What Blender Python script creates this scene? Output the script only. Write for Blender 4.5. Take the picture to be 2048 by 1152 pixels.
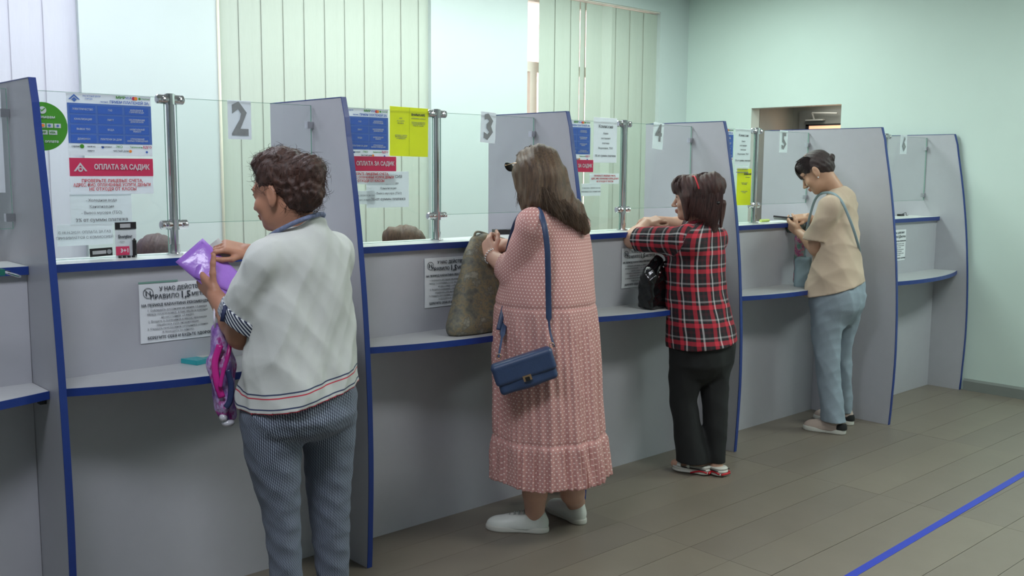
import bpy, bmesh, math, random
import numpy as np
from mathutils import Vector, Matrix

# ------------------------------------------------------------------ camera, world, lights, exposure
S = bpy.context.scene
for o in list(bpy.data.objects):
    bpy.data.objects.remove(o)
COL = S.collection
CAM = Vector((-2.0798, -3.3263, 1.5349))
FW = Vector((0.6703, 0.7324, -0.1192)).normalized()
RT = Vector((0.7382, -0.6745, 0.0069)).normalized()
UP = RT.cross(FW).normalized()
FOC = 1980.0
cd = bpy.data.cameras.new('camera')
cam = bpy.data.objects.new('camera', cd)
COL.objects.link(cam)
cd.sensor_width = 36.0
cd.lens = FOC / 2048 * 36
cd.clip_start = 0.05
mw = Matrix.Identity(4)
for i in range(3):
    mw[i][0] = RT[i]; mw[i][1] = UP[i]; mw[i][2] = -FW[i]; mw[i][3] = CAM[i]
cam.matrix_world = mw
S.camera = cam
S.view_settings.view_transform = 'Standard'
S.view_settings.look = 'None'
S.view_settings.gamma = 1
S.view_settings.use_curve_mapping = False
S.view_settings.exposure = 0.0

W = bpy.data.worlds.new('world')
S.world = W
W.use_nodes = True
W.node_tree.nodes['Background'].inputs[0].default_value = (0.95, 0.97, 1.0, 1)
W.node_tree.nodes['Background'].inputs[1].default_value = 2.2


def area(name, loc, size, power, color, rot=(0, 0, 0)):
    l = bpy.data.lights.new(name, 'AREA')
    l.shape = 'RECTANGLE'
    l.size, l.size_y = size
    l.energy = power
    l.color = color
    o = bpy.data.objects.new(name, l)
    o.location = loc
    o.rotation_euler = rot
    COL.objects.link(o)
    return o


COOL = (0.88, 0.91, 1.0)
MINT = (0.86, 1.0, 0.94)
# fluorescent panels in the ceiling of the office side
area('ceiling_lamp_office_a', (-0.6, 1.15, 3.02), (1.6, 0.6), 44, COOL)
area('ceiling_lamp_office_b', (1.5, 1.15, 3.02), (1.6, 0.6), 44, (0.91, 1.0, 0.97))
area('ceiling_lamp_office_c', (3.35, 1.05, 3.02), (1.6, 0.6), 46, MINT)
# and of the customer hall
area('ceiling_lamp_hall_a', (-1.6, -1.6, 3.02), (1.2, 0.6), 49, COOL)
area('ceiling_lamp_hall_b', (1.6, -2.3, 3.02), (1.2, 0.6), 48, (0.96, 1.0, 0.96))
area('ceiling_lamp_hall_c', (4.2, -2.3, 3.02), (1.2, 0.6), 52, MINT)


# ------------------------------------------------------------------ pixel helpers (photo pixel -> point on a plane)
def ray(u, v):
    return FW + RT * ((u - 1024) / FOC) - UP * ((v - 576) / FOC)


def at(u, v, ax, c):
    d = ray(u, v)
    i = 'xyz'.index(ax)
    return CAM + d * ((c - CAM[i]) / d[i])


# ------------------------------------------------------------------ materials
def s2l(c):
    c = c / 255
    return c / 12.92 if c <= .04045 else ((c + .055) / 1.055) ** 2.4


def rgb(r, g, b):
    return (s2l(r), s2l(g), s2l(b), 1)


class NB:
    def __init__(s, name, rough=.5, color=(200, 200, 200), metal=0, spec=.5):
        s.m = bpy.data.materials.new(name)
        s.m.use_nodes = True
        s.t = s.m.node_tree
        s.b = s.t.nodes['Principled BSDF']
        s.b.inputs['Roughness'].default_value = rough
        s.b.inputs['Metallic'].default_value = metal
        s.b.inputs['Specular IOR Level'].default_value = spec
        s.b.inputs['Base Color'].default_value = rgb(*color)

    def n(s, typ, **kw):
        x = s.t.nodes.new(typ)
        for k, v in kw.items():
            setattr(x, k, v)
        return x

    def link(s, a, b):
        s.t.links.new(a, b)

    def math(s, op, a, b=None, c=None):
        x = s.n('ShaderNodeMath', operation=op)
        for i, q in enumerate((a, b, c)):
            if q is None:
                continue
            if isinstance(q, (int, float)):
                x.inputs[i].default_value = q
            else:
                s.link(q, x.inputs[i])
        return x.outputs[0]

    def mix(s, f, a, b):
        x = s.n('ShaderNodeMix', data_type='RGBA')
        if isinstance(f, (int, float)):
            x.inputs[0].default_value = f
        else:
            s.link(f, x.inputs[0])
        for i, q in ((6, a), (7, b)):
            if isinstance(q, tuple):
                x.inputs[i].default_value = q
            else:
                s.link(q, x.inputs[i])
        return x.outputs[2]

    def noise(s, scale, detail=3, rough=.5, vec=None):
        x = s.n('ShaderNodeTexNoise')
        x.inputs['Scale'].default_value = scale
        x.inputs['Detail'].default_value = detail
        x.inputs['Roughness'].default_value = rough
        if vec is None:
            vec = s.coord()
        s.link(vec, x.inputs['Vector'])
        return x.outputs[0]

    def coord(s, kind='Object'):
        return s.n('ShaderNodeTexCoord').outputs[kind]

    def scaled(s, vec, sc):
        x = s.n('ShaderNodeMapping')
        s.link(vec, x.inputs[0])
        x.inputs['Scale'].default_value = sc
        return x.outputs[0]

    def attr(s, name):
        return s.n('ShaderNodeAttribute', attribute_name=name)

    def sep(s, v):
        x = s.n('ShaderNodeSeparateXYZ')
        s.link(v, x.inputs[0])
        return x.outputs

    def color(s, c):
        s.link(c, s.b.inputs['Base Color'])

    def bump(s, h, strength=.2, dist=.01):
        x = s.n('ShaderNodeBump')
        x.inputs['Strength'].default_value = strength
        x.inputs['Distance'].default_value = dist
        s.link(h, x.inputs['Height'])
        s.link(x.outputs[0], s.b.inputs['Normal'])


def plain(name, color, rough=.5, var=.06, scale=8, metal=0, bump=0, bscale=60, spec=.5, stretch=(1, 1, 1)):
    """a procedural material: base colour with faint mottling and optional fine relief"""
    m = NB(name, rough, color, metal, spec)
    v = m.scaled(m.coord(), stretch)
    nz = m.noise(scale, 4, .6, v)
    a = rgb(*[max(0, c * (1 - var)) for c in color])
    b = rgb(*[min(255, c * (1 + var)) for c in color])
    m.color(m.mix(nz, a, b))
    if bump:
        m.bump(m.noise(bscale, 3, .6, v), bump, .004)
    return m.m


MAT = {}
MAT['wall'] = plain('wall_paint', (199, 210, 209), .55, .015, 3, bump=.05, bscale=180)
MAT['wall_right'] = plain('wall_paint_right', (202, 219, 212), .5, .015, 3, bump=.05, bscale=180)
MAT['ceiling'] = plain('ceiling_paint', (225, 228, 226), .8, .02)
MAT['grey_panel'] = plain('grey_laminate', (176, 177, 184), .38, .02, 14)
MAT['grey_shelf'] = plain('grey_laminate_top', (188, 190, 192), .35, .02, 14)
MAT['white_top'] = plain('pale_laminate_top', (214, 220, 216), .3, .02, 10)
MAT['blue'] = plain('blue_edge_band', (24, 52, 124), .35, .05, 20)
MAT['chrome'] = plain('chrome', (205, 205, 208), .16, .03, 20, metal=1)
MAT['skirting'] = plain('grey_skirting', (128, 134, 130), .45, .04)
MAT['slat'] = plain('blind_fabric', (186, 195, 184), .75, .025, 30, bump=.1, bscale=90, stretch=(6, 6, .4))
MAT['slat_white'] = plain('blind_fabric_white', (198, 200, 210), .7, .02, 30, bump=.1, bscale=90, stretch=(6, 6, .4))
MAT['frame'] = plain('window_frame_plastic', (226, 216, 206), .4, .03)
MAT['black_plastic'] = plain('black_plastic', (22, 22, 24), .35, .1)
MAT['paper'] = plain('paper', (234, 238, 242), .7, .015, 20)
MAT['paper_card'] = plain('notice_paper', (226, 230, 234), .7, .015, 20)
MAT['paper_thin'] = plain('paper_seen_through_glass', (230, 236, 238), .7, .015, 20)
MAT['ink'] = plain('black_ink', (60, 64, 72), .7, .05)
MAT['ink_grey'] = plain('grey_ink', (128, 130, 134), .7, .05)
MAT['ink_light'] = plain('pale_grey_ink', (150, 156, 160), .7, .05)
MAT['ink_red'] = plain('red_ink', (196, 62, 70), .7, .05)
MAT['p_blue'] = plain('poster_blue', (92, 130, 204), .5, .03)
MAT['p_blue2'] = plain('poster_dark_blue', (52, 96, 184), .5, .03)
MAT['p_red'] = plain('poster_crimson', (214, 60, 104), .5, .03)
MAT['p_green'] = plain('poster_green', (78, 160, 48), .5, .03)
MAT['p_yellow'] = plain('yellow_paper', (232, 238, 62), .6, .04)
MAT['p_orange'] = plain('poster_orange', (236, 140, 50), .5, .03)
MAT['tile'] = plain('floor_tile', (118, 115, 108), .42, .06, 5, bump=.04, bscale=40)
MAT['grout'] = plain('floor_grout', (92, 88, 80), .8, .08)
MAT['tape'] = plain('blue_floor_tape', (42, 62, 178), .4, .05)
MAT['grey_door'] = plain('grey_door_paint', (120, 124, 120), .5, .03)

g = NB('clear_glass', .02, (238, 250, 246))
g.b.inputs['Transmission Weight'].default_value = 1
g.b.inputs['IOR'].default_value = 1.45
gl = g.n('ShaderNodeBsdfGlossy'); gl.inputs['Roughness'].default_value = .03
tr = g.n('ShaderNodeBsdfTransparent'); tr.inputs[0].default_value = (.965, .985, .975, 1)
lw = g.n('ShaderNodeLayerWeight'); lw.inputs[0].default_value = .5
ff = g.math('MULTIPLY_ADD', g.math('POWER', lw.outputs['Facing'], 4.0), .55, .025)
mx = g.n('ShaderNodeMixShader')
g.link(ff, mx.inputs[0]); g.link(tr.outputs[0], mx.inputs[1]); g.link(gl.outputs[0], mx.inputs[2])
g.link(mx.outputs[0], g.t.nodes['Material Output'].inputs['Surface'])
MAT['glass'] = g.m
MAT['glass_edge'] = plain('green_glass_edge', (120, 160, 146), .15, .03)


def let_light_through(m, w):
    """paper and fabric pass part of the light that falls on their back"""
    t = m.node_tree
    b = t.nodes['Principled BSDF']; out = t.nodes['Material Output']
    tl = t.nodes.new('ShaderNodeBsdfTranslucent'); mx = t.nodes.new('ShaderNodeMixShader')
    for l in list(b.inputs['Base Color'].links):
        t.links.new(l.from_socket, tl.inputs['Color'])
    mx.inputs[0].default_value = w
    t.links.new(b.outputs[0], mx.inputs[1]); t.links.new(tl.outputs[0], mx.inputs[2]); t.links.new(mx.outputs[0], out.inputs['Surface'])


for k, w in (('paper', .5), ('paper_thin', .55), ('p_yellow', .45), ('p_blue', .3), ('p_red', .3), ('p_green', .3)):
    let_light_through(MAT[k], w)


# ------------------------------------------------------------------ object helpers
def wloc(o):
    v = Vector((0, 0, 0))
    while o:
        v += o.location
        o = o.parent
    return v


def link(name, me, mat, parent=None, label=None):
    o = bpy.data.objects.new(name, me)
    COL.objects.link(o)
    for m in (mat if isinstance(mat, (list, tuple)) else [mat]):
        if m is not None:
            me.materials.append(MAT[m] if isinstance(m, str) else m)
    if parent:
        o.parent = parent
        o.location = -wloc(parent)
    if label:
        o['label'] = label
    return o


def thing(name, label, cat, loc=(0, 0, 0), group=None):
    o = bpy.data.objects.new(name, None)
    o.empty_display_size = .05
    COL.objects.link(o)
    o.location = loc
    return tag(o, label, cat, group)


def tag(o, label, cat, group=None):
    o['label'] = label
    o['category'] = cat
    if group:
        o['group'] = group
    return o


def struct(o):
    o['kind'] = 'structure'
    return o


def B():
    return bmesh.new()


def fin(name, bm, mat, parent=None, smooth=False, bevel=0, label=None):
    if bevel:
        bmesh.ops.bevel(bm, geom=[e for e in bm.edges if e.calc_face_angle(0) > .6], offset=bevel, segments=2, affect='EDGES', profile=.6)
    bmesh.ops.recalc_face_normals(bm, faces=bm.faces)
    me = bpy.data.meshes.new(name)
    bm.to_mesh(me)
    bm.free()
    if smooth:
        me.polygons.foreach_set('use_smooth', [True] * len(me.polygons))
    return link(name, me, mat, parent, label)


def box(bm, x0, x1, y0, y1, z0, z1, M=None, mi=0):
    vs = [bm.verts.new(Vector((x, y, z)) if M is None else M @ Vector((x, y, z))) for x in (x0, x1) for y in (y0, y1) for z in (z0, z1)]
    for f in ((0, 1, 3, 2), (4, 6, 7, 5), (0, 4, 5, 1), (2, 3, 7, 6), (0, 2, 6, 4), (1, 5, 7, 3)):
        bm.faces.new([vs[i] for i in f]).material_index = mi
    return bm


def prism(bm, pts, off, mi=0):
    """closed polygon pts (3-D) extruded by the vector off"""
    off = Vector(off)
    a = [bm.verts.new(Vector(p)) for p in pts]
    b = [bm.verts.new(Vector(p) + off) for p in pts]
    n = len(a)
    bm.faces.new(a).material_index = mi
    bm.faces.new(b[::-1]).material_index = mi
    for i in range(n):
        bm.faces.new((a[i], b[i], b[(i + 1) % n], a[(i + 1) % n])).material_index = mi
    return bm


def frames(pts):
    pts = [Vector(p) for p in pts]
    T = []
    for i in range(len(pts)):
        a = pts[max(0, i - 1)]; b = pts[min(len(pts) - 1, i + 1)]
        t = (b - a)
        T.append(t.normalized() if t.length > 1e-9 else Vector((0, 0, 1)))
    n = T[0].orthogonal().normalized()
    out = []
    for t in T:
        n = (n - t * n.dot(t))
        n = n.normalized() if n.length > 1e-6 else t.orthogonal().normalized()
        out.append((t, n, t.cross(n)))
    return pts, out


def tube(bm, pts, r, seg=8, cap=True, flat=1.0, up=None):
    pts, fr_ = frames(pts)
    rr = r if isinstance(r, (list, tuple)) else [r] * len(pts)
    rings = []
    for p, (t, n, b), q in zip(pts, fr_, rr):
        if up is not None:
            n = Vector(up) - t * t.dot(Vector(up)); n.normalize(); b = t.cross(n)
        rings.append([bm.verts.new(p + n * (math.cos(2 * math.pi * k / seg) * q * flat) + b * (math.sin(2 * math.pi * k / seg) * q)) for k in range(seg)])
    for a, b in zip(rings, rings[1:]):
        for k in range(seg):
            bm.faces.new((a[k], a[(k + 1) % seg], b[(k + 1) % seg], b[k]))
    if cap:
        bm.faces.new(rings[0][::-1]); bm.faces.new(rings[-1])
    return bm


def smooth_path(pts, n=8):
    pts = [Vector(p) for p in pts]
    out = []
    P = [pts[0] * 2 - pts[1]] + pts + [pts[-1] * 2 - pts[-2]]
    for i in range(1, len(P) - 2):
        for k in range(n):
            t = k / n
            a, b, c, d = P[i - 1], P[i], P[i + 1], P[i + 2]
            out.append(.5 * ((2 * b) + (c - a) * t + (2 * a - 5 * b + 4 * c - d) * t * t + (3 * b - a - 3 * c + d) * t ** 3))
    out.append(pts[-1])
    return out


def ball(bm, c, r, seg=12, rings=8, M=None):
    r = r if isinstance(r, (list, tuple)) else (r, r, r)
    mat_ = Matrix.Translation(c) @ (M.to_4x4() if M is not None else Matrix.Identity(4)) @ Matrix.Diagonal((*r, 1))
    bmesh.ops.create_uvsphere(bm, u_segments=seg, v_segments=rings, radius=1, matrix=mat_)
    return bm


_dg = None


def text_mesh(s, size, align='CENTER', bold=0.0, depth=.0003):
    cu = bpy.data.curves.new('t', 'FONT')
    cu.body = s
    cu.size = size
    cu.align_x = align
    cu.align_y = 'CENTER'
    cu.offset = bold
    cu.extrude = depth
    cu.resolution_u = 1
    cu.space_line = .9
    o = bpy.data.objects.new('t', cu)
    COL.objects.link(o)
    dg = bpy.context.evaluated_depsgraph_get()
    dg.update()
    me = bpy.data.meshes.new_from_object(o.evaluated_get(dg))
    bpy.data.objects.remove(o)
    return me


class Sheet:
    """a flat thing standing in the plane y = const, facing -y; local x to the right, z up, depth d"""
    def __init__(s, name, label, cat, x, y, z, w, h, mat='paper', tilt=0, group=None, t=.0006, normal='-y', rx=0):
        s.o = thing(name, label, cat, (x, y, z), group)
        s.w, s.h, s.t = w, h, t
        s.y = y
        s.M = Matrix.Rotation(tilt, 4, 'Y') @ Matrix.Rotation(rx, 4, 'X')
        s.o.rotation_euler = s.M.to_euler()
        bm = B()
        # slightly curled paper, subdivided
        n = 6
        vs = []
        for i in range(n + 1):
            for j in range(n + 1):
                u = i / n - .5; v = j / n - .5
                vs.append((u * w, -.0015 * (u * u * 4) * (1 if j % 3 else .4), v * h))
        a = [bm.verts.new(p) for p in vs]
        b = [bm.verts.new((p[0], p[1] + t, p[2])) for p in vs]
        N = n + 1
        for i in range(n):
            for j in range(n):
                bm.faces.new((a[i * N + j], a[(i + 1) * N + j], a[(i + 1) * N + j + 1], a[i * N + j + 1]))
                bm.faces.new((b[i * N + j], b[i * N + j + 1], b[(i + 1) * N + j + 1], b[(i + 1) * N + j]))
        s.add(fin('sheet', bm, mat, smooth=True))
        s.k = 0

    def add(s, o):
        o.parent = s.o
        return o

    def rect(s, x0, x1, z0, z1, mat, name='field', d=.003, label=None):
        bm = B()
        box(bm, x0, x1, -d - .0004, -d + .0004, z0, z1)
        return s.add(fin(name, bm, mat, label=label))

    def disc(s, items, mat, name='emblem', d=.0035, seg=20):
        bm = B()
        for x, z, r in items:
            prism(bm, [(x + r * math.cos(2 * math.pi * k / seg), -d, z + r * math.sin(2 * math.pi * k / seg)) for k in range(seg)], (0, -.0003, 0))
        return s.add(fin(name, bm, mat))

    def lines(s, items, mat, name='lettering', d=.0045, bold=0.0):
        """items: (text, x, z, size[, width-squeeze])"""
        V, F = [], []
        for it in items:
            t, x, z, sz = it[:4]
            sq = it[4] if len(it) > 4 else 1
            me = text_mesh(t, sz, 'CENTER', bold * sz)
            base = len(V)
            for v in me.vertices:
                V.append((v.co.x * sq + x, -d - v.co.z, v.co.y + z))
            for p in me.polygons:
                F.append([base + i for i in p.vertices])
            bpy.data.meshes.remove(me)
        me = bpy.data.meshes.new(name)
        me.from_pydata(V, [], F)
        o = s.add(link(name, me, mat))
        if len(items) > 1 or '\n' in items[0][0] or ' ' in items[0][0]:
            o['kind'] = 'stuff'
        return o

    def polys(s, items, mat, name='emblem', d=.004):
        bm = B()
        for pts in items:
            prism(bm, [(p[0], -d, p[1]) for p in pts], (0, -.0003, 0))
        return s.add(fin(name, bm, mat))


# ------------------------------------------------------------------ the room
X = [-1.101, 0.0, 1.203, 2.409, 3.616, 4.937]
YB, XR, ZC = 2.13, 4.967, 3.05
XL, YF = -5.0, -5.2

floor = thing('floor', 'x', 'x', (0, 0, 0))
for k in ('label', 'category'):
    del floor[k]
struct(floor)
bm = B(); box(bm, XL, XR + 1.2, YF, YB + .3, -.1, -.003)
fin('floor_bed', bm, 'grout', floor)
rnd = random.Random(4)
tm = []
for q in range(3):
    bm = B(); box(bm, 0, 1.2135, -.0965 + .0009, .0965 - .0009, -.02, 0)
    me = bpy.data.meshes.new('tile'); bm.to_mesh(me); bm.free()
    c = (120, 112, 101) if q == 0 else (123, 115, 103) if q == 1 else (117, 109, 99)
    me.materials.append(plain('floor_tile_%s' % 'abc'[q], c, .36, .05, 5, bump=.04, bscale=40))
    tm.append(me)
for j in range(22):
    yc = -.94 + .0965 + .193 * 3 - .193 * j + .193
    for i in range(-2, 4):
        if 1.107 + 1.215 * i > XR:
            continue
        o = bpy.data.objects.new('tile', tm[rnd.randrange(3)])
        o.location = (1.107 + 1.215 * i, yc, rnd.uniform(-.0004, .0004))
        if i == 3:
            o.scale = ((XR - 4.752) / 1.2135, 1, 1) if XR > 4.752 else (1, 1, 1)
        COL.objects.link(o); o.parent = floor

bm = B(); box(bm, XL - .1, XR + 1.6, YF - .1, YB + 1.2, ZC, ZC + .1)
struct(fin('ceiling', bm, 'ceiling'))
bm = B(); box(bm, XL - .1, XL, YF, YB + .2, 0, ZC)
struct(fin('wall_left', bm, 'wall'))
bm = B(); box(bm, XL - .1, XR + .1, YF - .1, YF, 0, ZC)
struct(fin('wall_front', bm, 'wall'))
# right wall with a doorway
DY0, DY1, DZ = .652, 1.461, 2.047
bm = B()
box(bm, XR, XR + .12, YF - .1, DY0, 0, ZC)
box(bm, XR, XR + .12, DY1, YB + .2, 0, ZC)
box(bm, XR, XR + .12, DY0, DY1, DZ, ZC)
bmesh.ops.remove_doubles(bm, verts=bm.verts, dist=1e-4)
struct(fin('wall_right', bm, 'wall_right'))
# back wall: piers between two window bays
bm = B()
XA0, XA1, XB0, XB1, XC0, XC1 = -2.6, -.175, .598, 2.152, 3.053, 4.586
box(bm, XL, XA0, YB, YB + .2, 0, ZC)
box(bm, XA1, XB0, YB, YB + .2, 0, ZC)
box(bm, XB1, XC0, YB, YB + .2, 0, ZC)
box(bm, XC1, XR, YB, YB + .2, 0, ZC)
for a, b in ((XA0, XA1), (XB0, XB1), (XC0, XC1)):
    box(bm, a, b, YB, YB + .2, 0, .85)
    box(bm, a, b, YB, YB + .2, 2.85, ZC)
struct(fin('wall_back', bm, 'wall'))
# bead trim at the pier corner
bm = B()
tube(bm, [(XB0 + .006, YB - .004, 0), (XB0 + .006, YB - .004, ZC)], .009, 8)
o = fin('trim_1', bm, plain('cream_corner_bead', (226, 222, 202), .5, .03), smooth=True); struct(o)

# skirting on the right wall
bm = B()
prism(bm, [(XR, YF, 0), (XR - .016, YF, 0), (XR - .016, YF, .066), (XR - .006, YF, .082), (XR, YF, .082)], (0, -YF - .40, 0))
struct(fin('baseboard_right', bm, 'skirting'))

# windows behind the blinds
def window(n, x0, x1):
    w = thing('window_%d' % n, 'x', 'x', (x0, YB + .12, .85))
    del w['label']; del w['category']; struct(w)
    bm = B()
    z0, z1 = .85, 2.85
    ya, yb_ = YB + .10, YB + .16
    box(bm, x0, x1, ya, yb_, z0, z0 + .06); box(bm, x0, x1, ya, yb_, z1 - .06, z1)
    box(bm, x0, x0 + .012, ya, yb_, z0, z1); box(bm, x1 - .05, x1, ya, yb_, z0, z1)
    xs = [x0 + .115 + k * (x1 - x0 - .115) / 2 for k in range(2)]
    for q in xs:
        box(bm, q, q + .07, ya - .01, yb_, z0, 2.27)
    box(bm, x0, x1, ya - .005, yb_, 2.27, 2.345)
    fin('window_frame', bm, 'frame', w)
    bm = B(); box(bm, x0 + .01, x1 - .01, YB + .125, YB + .131, z0 + .05, z1 - .05)
    fin('window_pane', bm, 'glass', w)
    bm = B(); box(bm, x0, x1, YB + .0, YB + .1, z0 - .03, z0)
    fin('window_sill', bm, 'frame', w)
    return w


window(1, XA0, XA1); window(2, XB0, XB1); window(3, XC0, XC1)

# sunlit house wall across the yard, seen in the gap of the third blind
m = NB('sunlit_render', .9, (240, 225, 215))
nz = m.noise(26, 4, .7, m.scaled(m.coord(), (1, 1, .5)))
rp = m.n('ShaderNodeValToRGB'); rp.color_ramp.elements[0].position = .45; rp.color_ramp.elements[1].position = .58
rp.color_ramp.elements[0].color = rgb(250, 190, 190); rp.color_ramp.elements[1].color = rgb(255, 250, 235)
m.link(nz, rp.inputs[0]); m.color(rp.outputs[0])
bm = B()
box(bm, -6, 12, 5.5, 5.7, -.5, 6)
for k in range(5):
    box(bm, -4 + 3.2 * k, -2.8 + 3.2 * k, 5.44, 5.5, .9, 2.3)
struct(fin('wall_outside', bm, m.m))
sl = bpy.data.lights.new('sun', 'SUN'); sl.energy = 4.5; sl.angle = .01; sl.color = (1, .95, .88)
so = bpy.data.objects.new('sun', sl); so.rotation_euler = (math.radians(38), 0, math.radians(-12)); COL.objects.link(so)

# vertical blinds: every slat is a part
def blind(label, x0, x1, pitch, mat, y, rail_mat='frame', gaps=(), ang=.035):
    t = thing('vertical_blind', label, 'blinds', (x0, y, .95))
    bm = B(); box(bm, x0, x1, y - .02, y + .03, 2.84, 2.88)
    fin('head_rail', bm, rail_mat, t)
    me = {}
    n = int(round((x1 - x0) / pitch))
    for q in range(2):
        bm = B()
        N = 5
        w = pitch * 1.16
        vs = []
        for j in range(2):
            for i in range(N):
                u = (i / (N - 1) - .5) * w
                yy = .0012 * (1 - (2 * u / w) ** 2)
                vs.append([bm.verts.new((u, -yy + d, (0 if j == 0 else 1.86))) for d in (0, .0012)])
        for i in range(N - 1):
            a, b, c, d = vs[i], vs[i + 1], vs[N + i + 1], vs[N + i]
            bm.faces.new((a[0], b[0], c[0], d[0])); bm.faces.new((a[1], d[1], c[1], b[1]))
        m_ = bpy.data.meshes.new('slat'); bm.to_mesh(m_); bm.free()
        m_.polygons.foreach_set('use_smooth', [True] * len(m_.polygons))
        m_.materials.append(MAT[mat]); me[q] = m_
    r = random.Random(int(x0 * 100) + 7)
    for k in range(n):
        o = bpy.data.objects.new('slat', me[0])
        COL.objects.link(o); o.parent = t
        a = ang + r.uniform(-.015, .015)
        if k in gaps:
            a = gaps[k]
        o.location = (pitch * (k + .5), .0042 * (k % 2), .02)
        o.rotation_euler = (0, r.uniform(-.001, .001) if k not in gaps else .0035, a)
    return t


blind('white vertical blind with wide slats, behind the poster covered glass', XA0, XA1, .0808, 'slat_white', YB + .03)
blind('pale green vertical blind behind the number two and the yellow notice', XB0 + .012, XB1, .0733, 'slat', YB + .03)
blind('pale green vertical blind right of the bright window strip', XC0 + .15, XC1, .0862, 'slat', YB + .03, gaps={5: .35, 8: -.42})

# doorway: reveal, passage walls, end door with closer and lit pane
pw = thing('door_1', 'x', 'x', (XR + .12, DY0, 0)); del pw['label']; del pw['category']; struct(pw)
mgrey = plain('passage_wall', (150, 152, 142), .7, .03)
bm = B()
box(bm, XR + .12, 5.62, DY1, DY1 + .08, 0, 2.6)
box(bm, XR + .12, 5.62, DY0 - .5, DY0 - .42, 0, 2.6)
box(bm, XR + .12, 5.62, DY0 - .42, DY1, 2.12, 2.2)
box(bm, 5.60, 5.68, DY0 - .5, DY1 + .08, 0, 2.6)
fin('passage_wall', bm, mgrey, pw)
bm = B()
for a in (DY0, DY1):
    q = 1 if a == DY1 else -1
    box(bm, XR + .118, XR + .122, min(a, a + q * .03), max(a, a + q * .03), 0, DZ)
fin('door_reveal_edge', bm, 'wall_right', pw)
bm = B(); box(bm, 5.565, 5.60, .30, 1.38, 0, 2.05)
fin('door_leaf', bm, 'grey_door', pw)
bm = B()
q0 = at(1613, 242, 'x', 5.54); q1 = at(1648, 238, 'x', 5.54); q2 = at(1627, 226, 'x', 5.52)
box(bm, 5.52, 5.562, q1.y, q0.y, q0.z, q1.z)
tube(bm, [(5.53, q2.y, q1.z), (5.5, q2.y, q2.z)], .008)
tube(bm, [(5.5, q2.y, q2.z), (5.52, q2.y - .22, q2.z - .01)], .007)
fin('door_closer', bm, plain('silver_closer', (160, 164, 160), .4, .05), pw)
lit = NB('sun_glow_door_pane', .5, (255, 190, 150))
lit.b.inputs['Emission Color'].default_value = rgb(255, 186, 148); lit.b.inputs['Emission Strength'].default_value = .9  # emission stands in for sunlight coming through the pane
pq = at(1619, 252, 'x', 5.56)
area('passage_fill', (5.3, 1.0, 2.11), (.3, .3), 2.2, (1, .95, .85))  # unseen fill light added to brighten the dark passage
bm = B(); box(bm, 5.552, 5.564, .4, pq.y, 1.0, pq.z)
fin('lit_pane', bm, lit.m, pw)
bm = B(); box(bm, 5.548, 5.566, pq.y, pq.y + .03, .95, pq.z + .01); box(bm, 5.548, 5.566, .4, pq.y + .03, pq.z, pq.z + .014)
fin('pane_seal', bm, 'black_plastic', pw)
bm = B(); box(bm, 5.3, 5.34, 1.2, 1.459, 1.1, 1.855)
fin('notice_board', bm, 'p_blue2', pw)

# ------------------------------------------------------------------ partitions
PROF = [(0, .25), (.25, .265), (.5, .27), (.85, .255), (1.2, .222), (1.55, .167), (1.8, .112)]
ZP = np.linspace(0, 1.8, 25)
YP = np.interp(ZP, [a for a, b in PROF], [b for a, b in PROF])
YP = np.convolve(np.pad(YP, 2, mode='edge'), np.ones(5) / 5, 'valid')
YP[0] = .25; YP[-1] = .110
POFF = [0, 0, 0, 0, .277, .135]
PLAB = ['grey counter partition with blue edge, leftmost, nearest the camera',
        'grey partition with blue edge right behind the person in white blouse',
        'grey partition with blue edge behind the person in polka dot dress',
        'grey partition with blue edge beside the person in plaid shirt',
        'deep grey partition with blue edge behind the person in jeans',
        'last grey partition with blue edge, against the mint wall']
BACK = .43
for i, x in enumerate(X):
    t = thing('counter_partition', PLAB[i], 'partition', (x, 0, 0), 'grey partitions between the counter booths')
    th = .020
    pts = [(x - th / 2, BACK, 0)] + [(x - th / 2, -float(y) - POFF[i] + .002, float(z)) for z, y in zip(ZP, YP)] + [(x - th / 2, BACK, 1.798)]
    bm = B(); prism(bm, pts, (th, 0, 0))
    fin('panel', bm, 'grey_panel', t)
    # edge band on front and top
    path = [(-float(y) - POFF[i], float(z)) for z, y in zip(ZP, YP)]
    bm = B()
    e = .0008
    prev = None
    outs = []
    for y, z in path + [(BACK, 1.80)]:
        q = [bm.verts.new(p) for p in ((x - th / 2 - e, y, z), (x + th / 2 + e, y, z), (x + th / 2 + e, y + (.0035 if z < 1.799 or y < 0 else 0), z - (.0035 if z > 1.79 else 0)), (x - th / 2 - e, y + (.0035 if z < 1.799 or y < 0 else 0), z - (.0035 if z > 1.79 else 0)))]
        if prev:
            for a in range(4):
                bm.faces.new((prev[a], prev[(a + 1) % 4], q[(a + 1) % 4], q[a]))
        else:
            bm.faces.new(q[::-1])
        prev = q
    bm.faces.new(prev)
    fin('edge_band', bm, 'blue', t, label='blue edge band')

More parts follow.
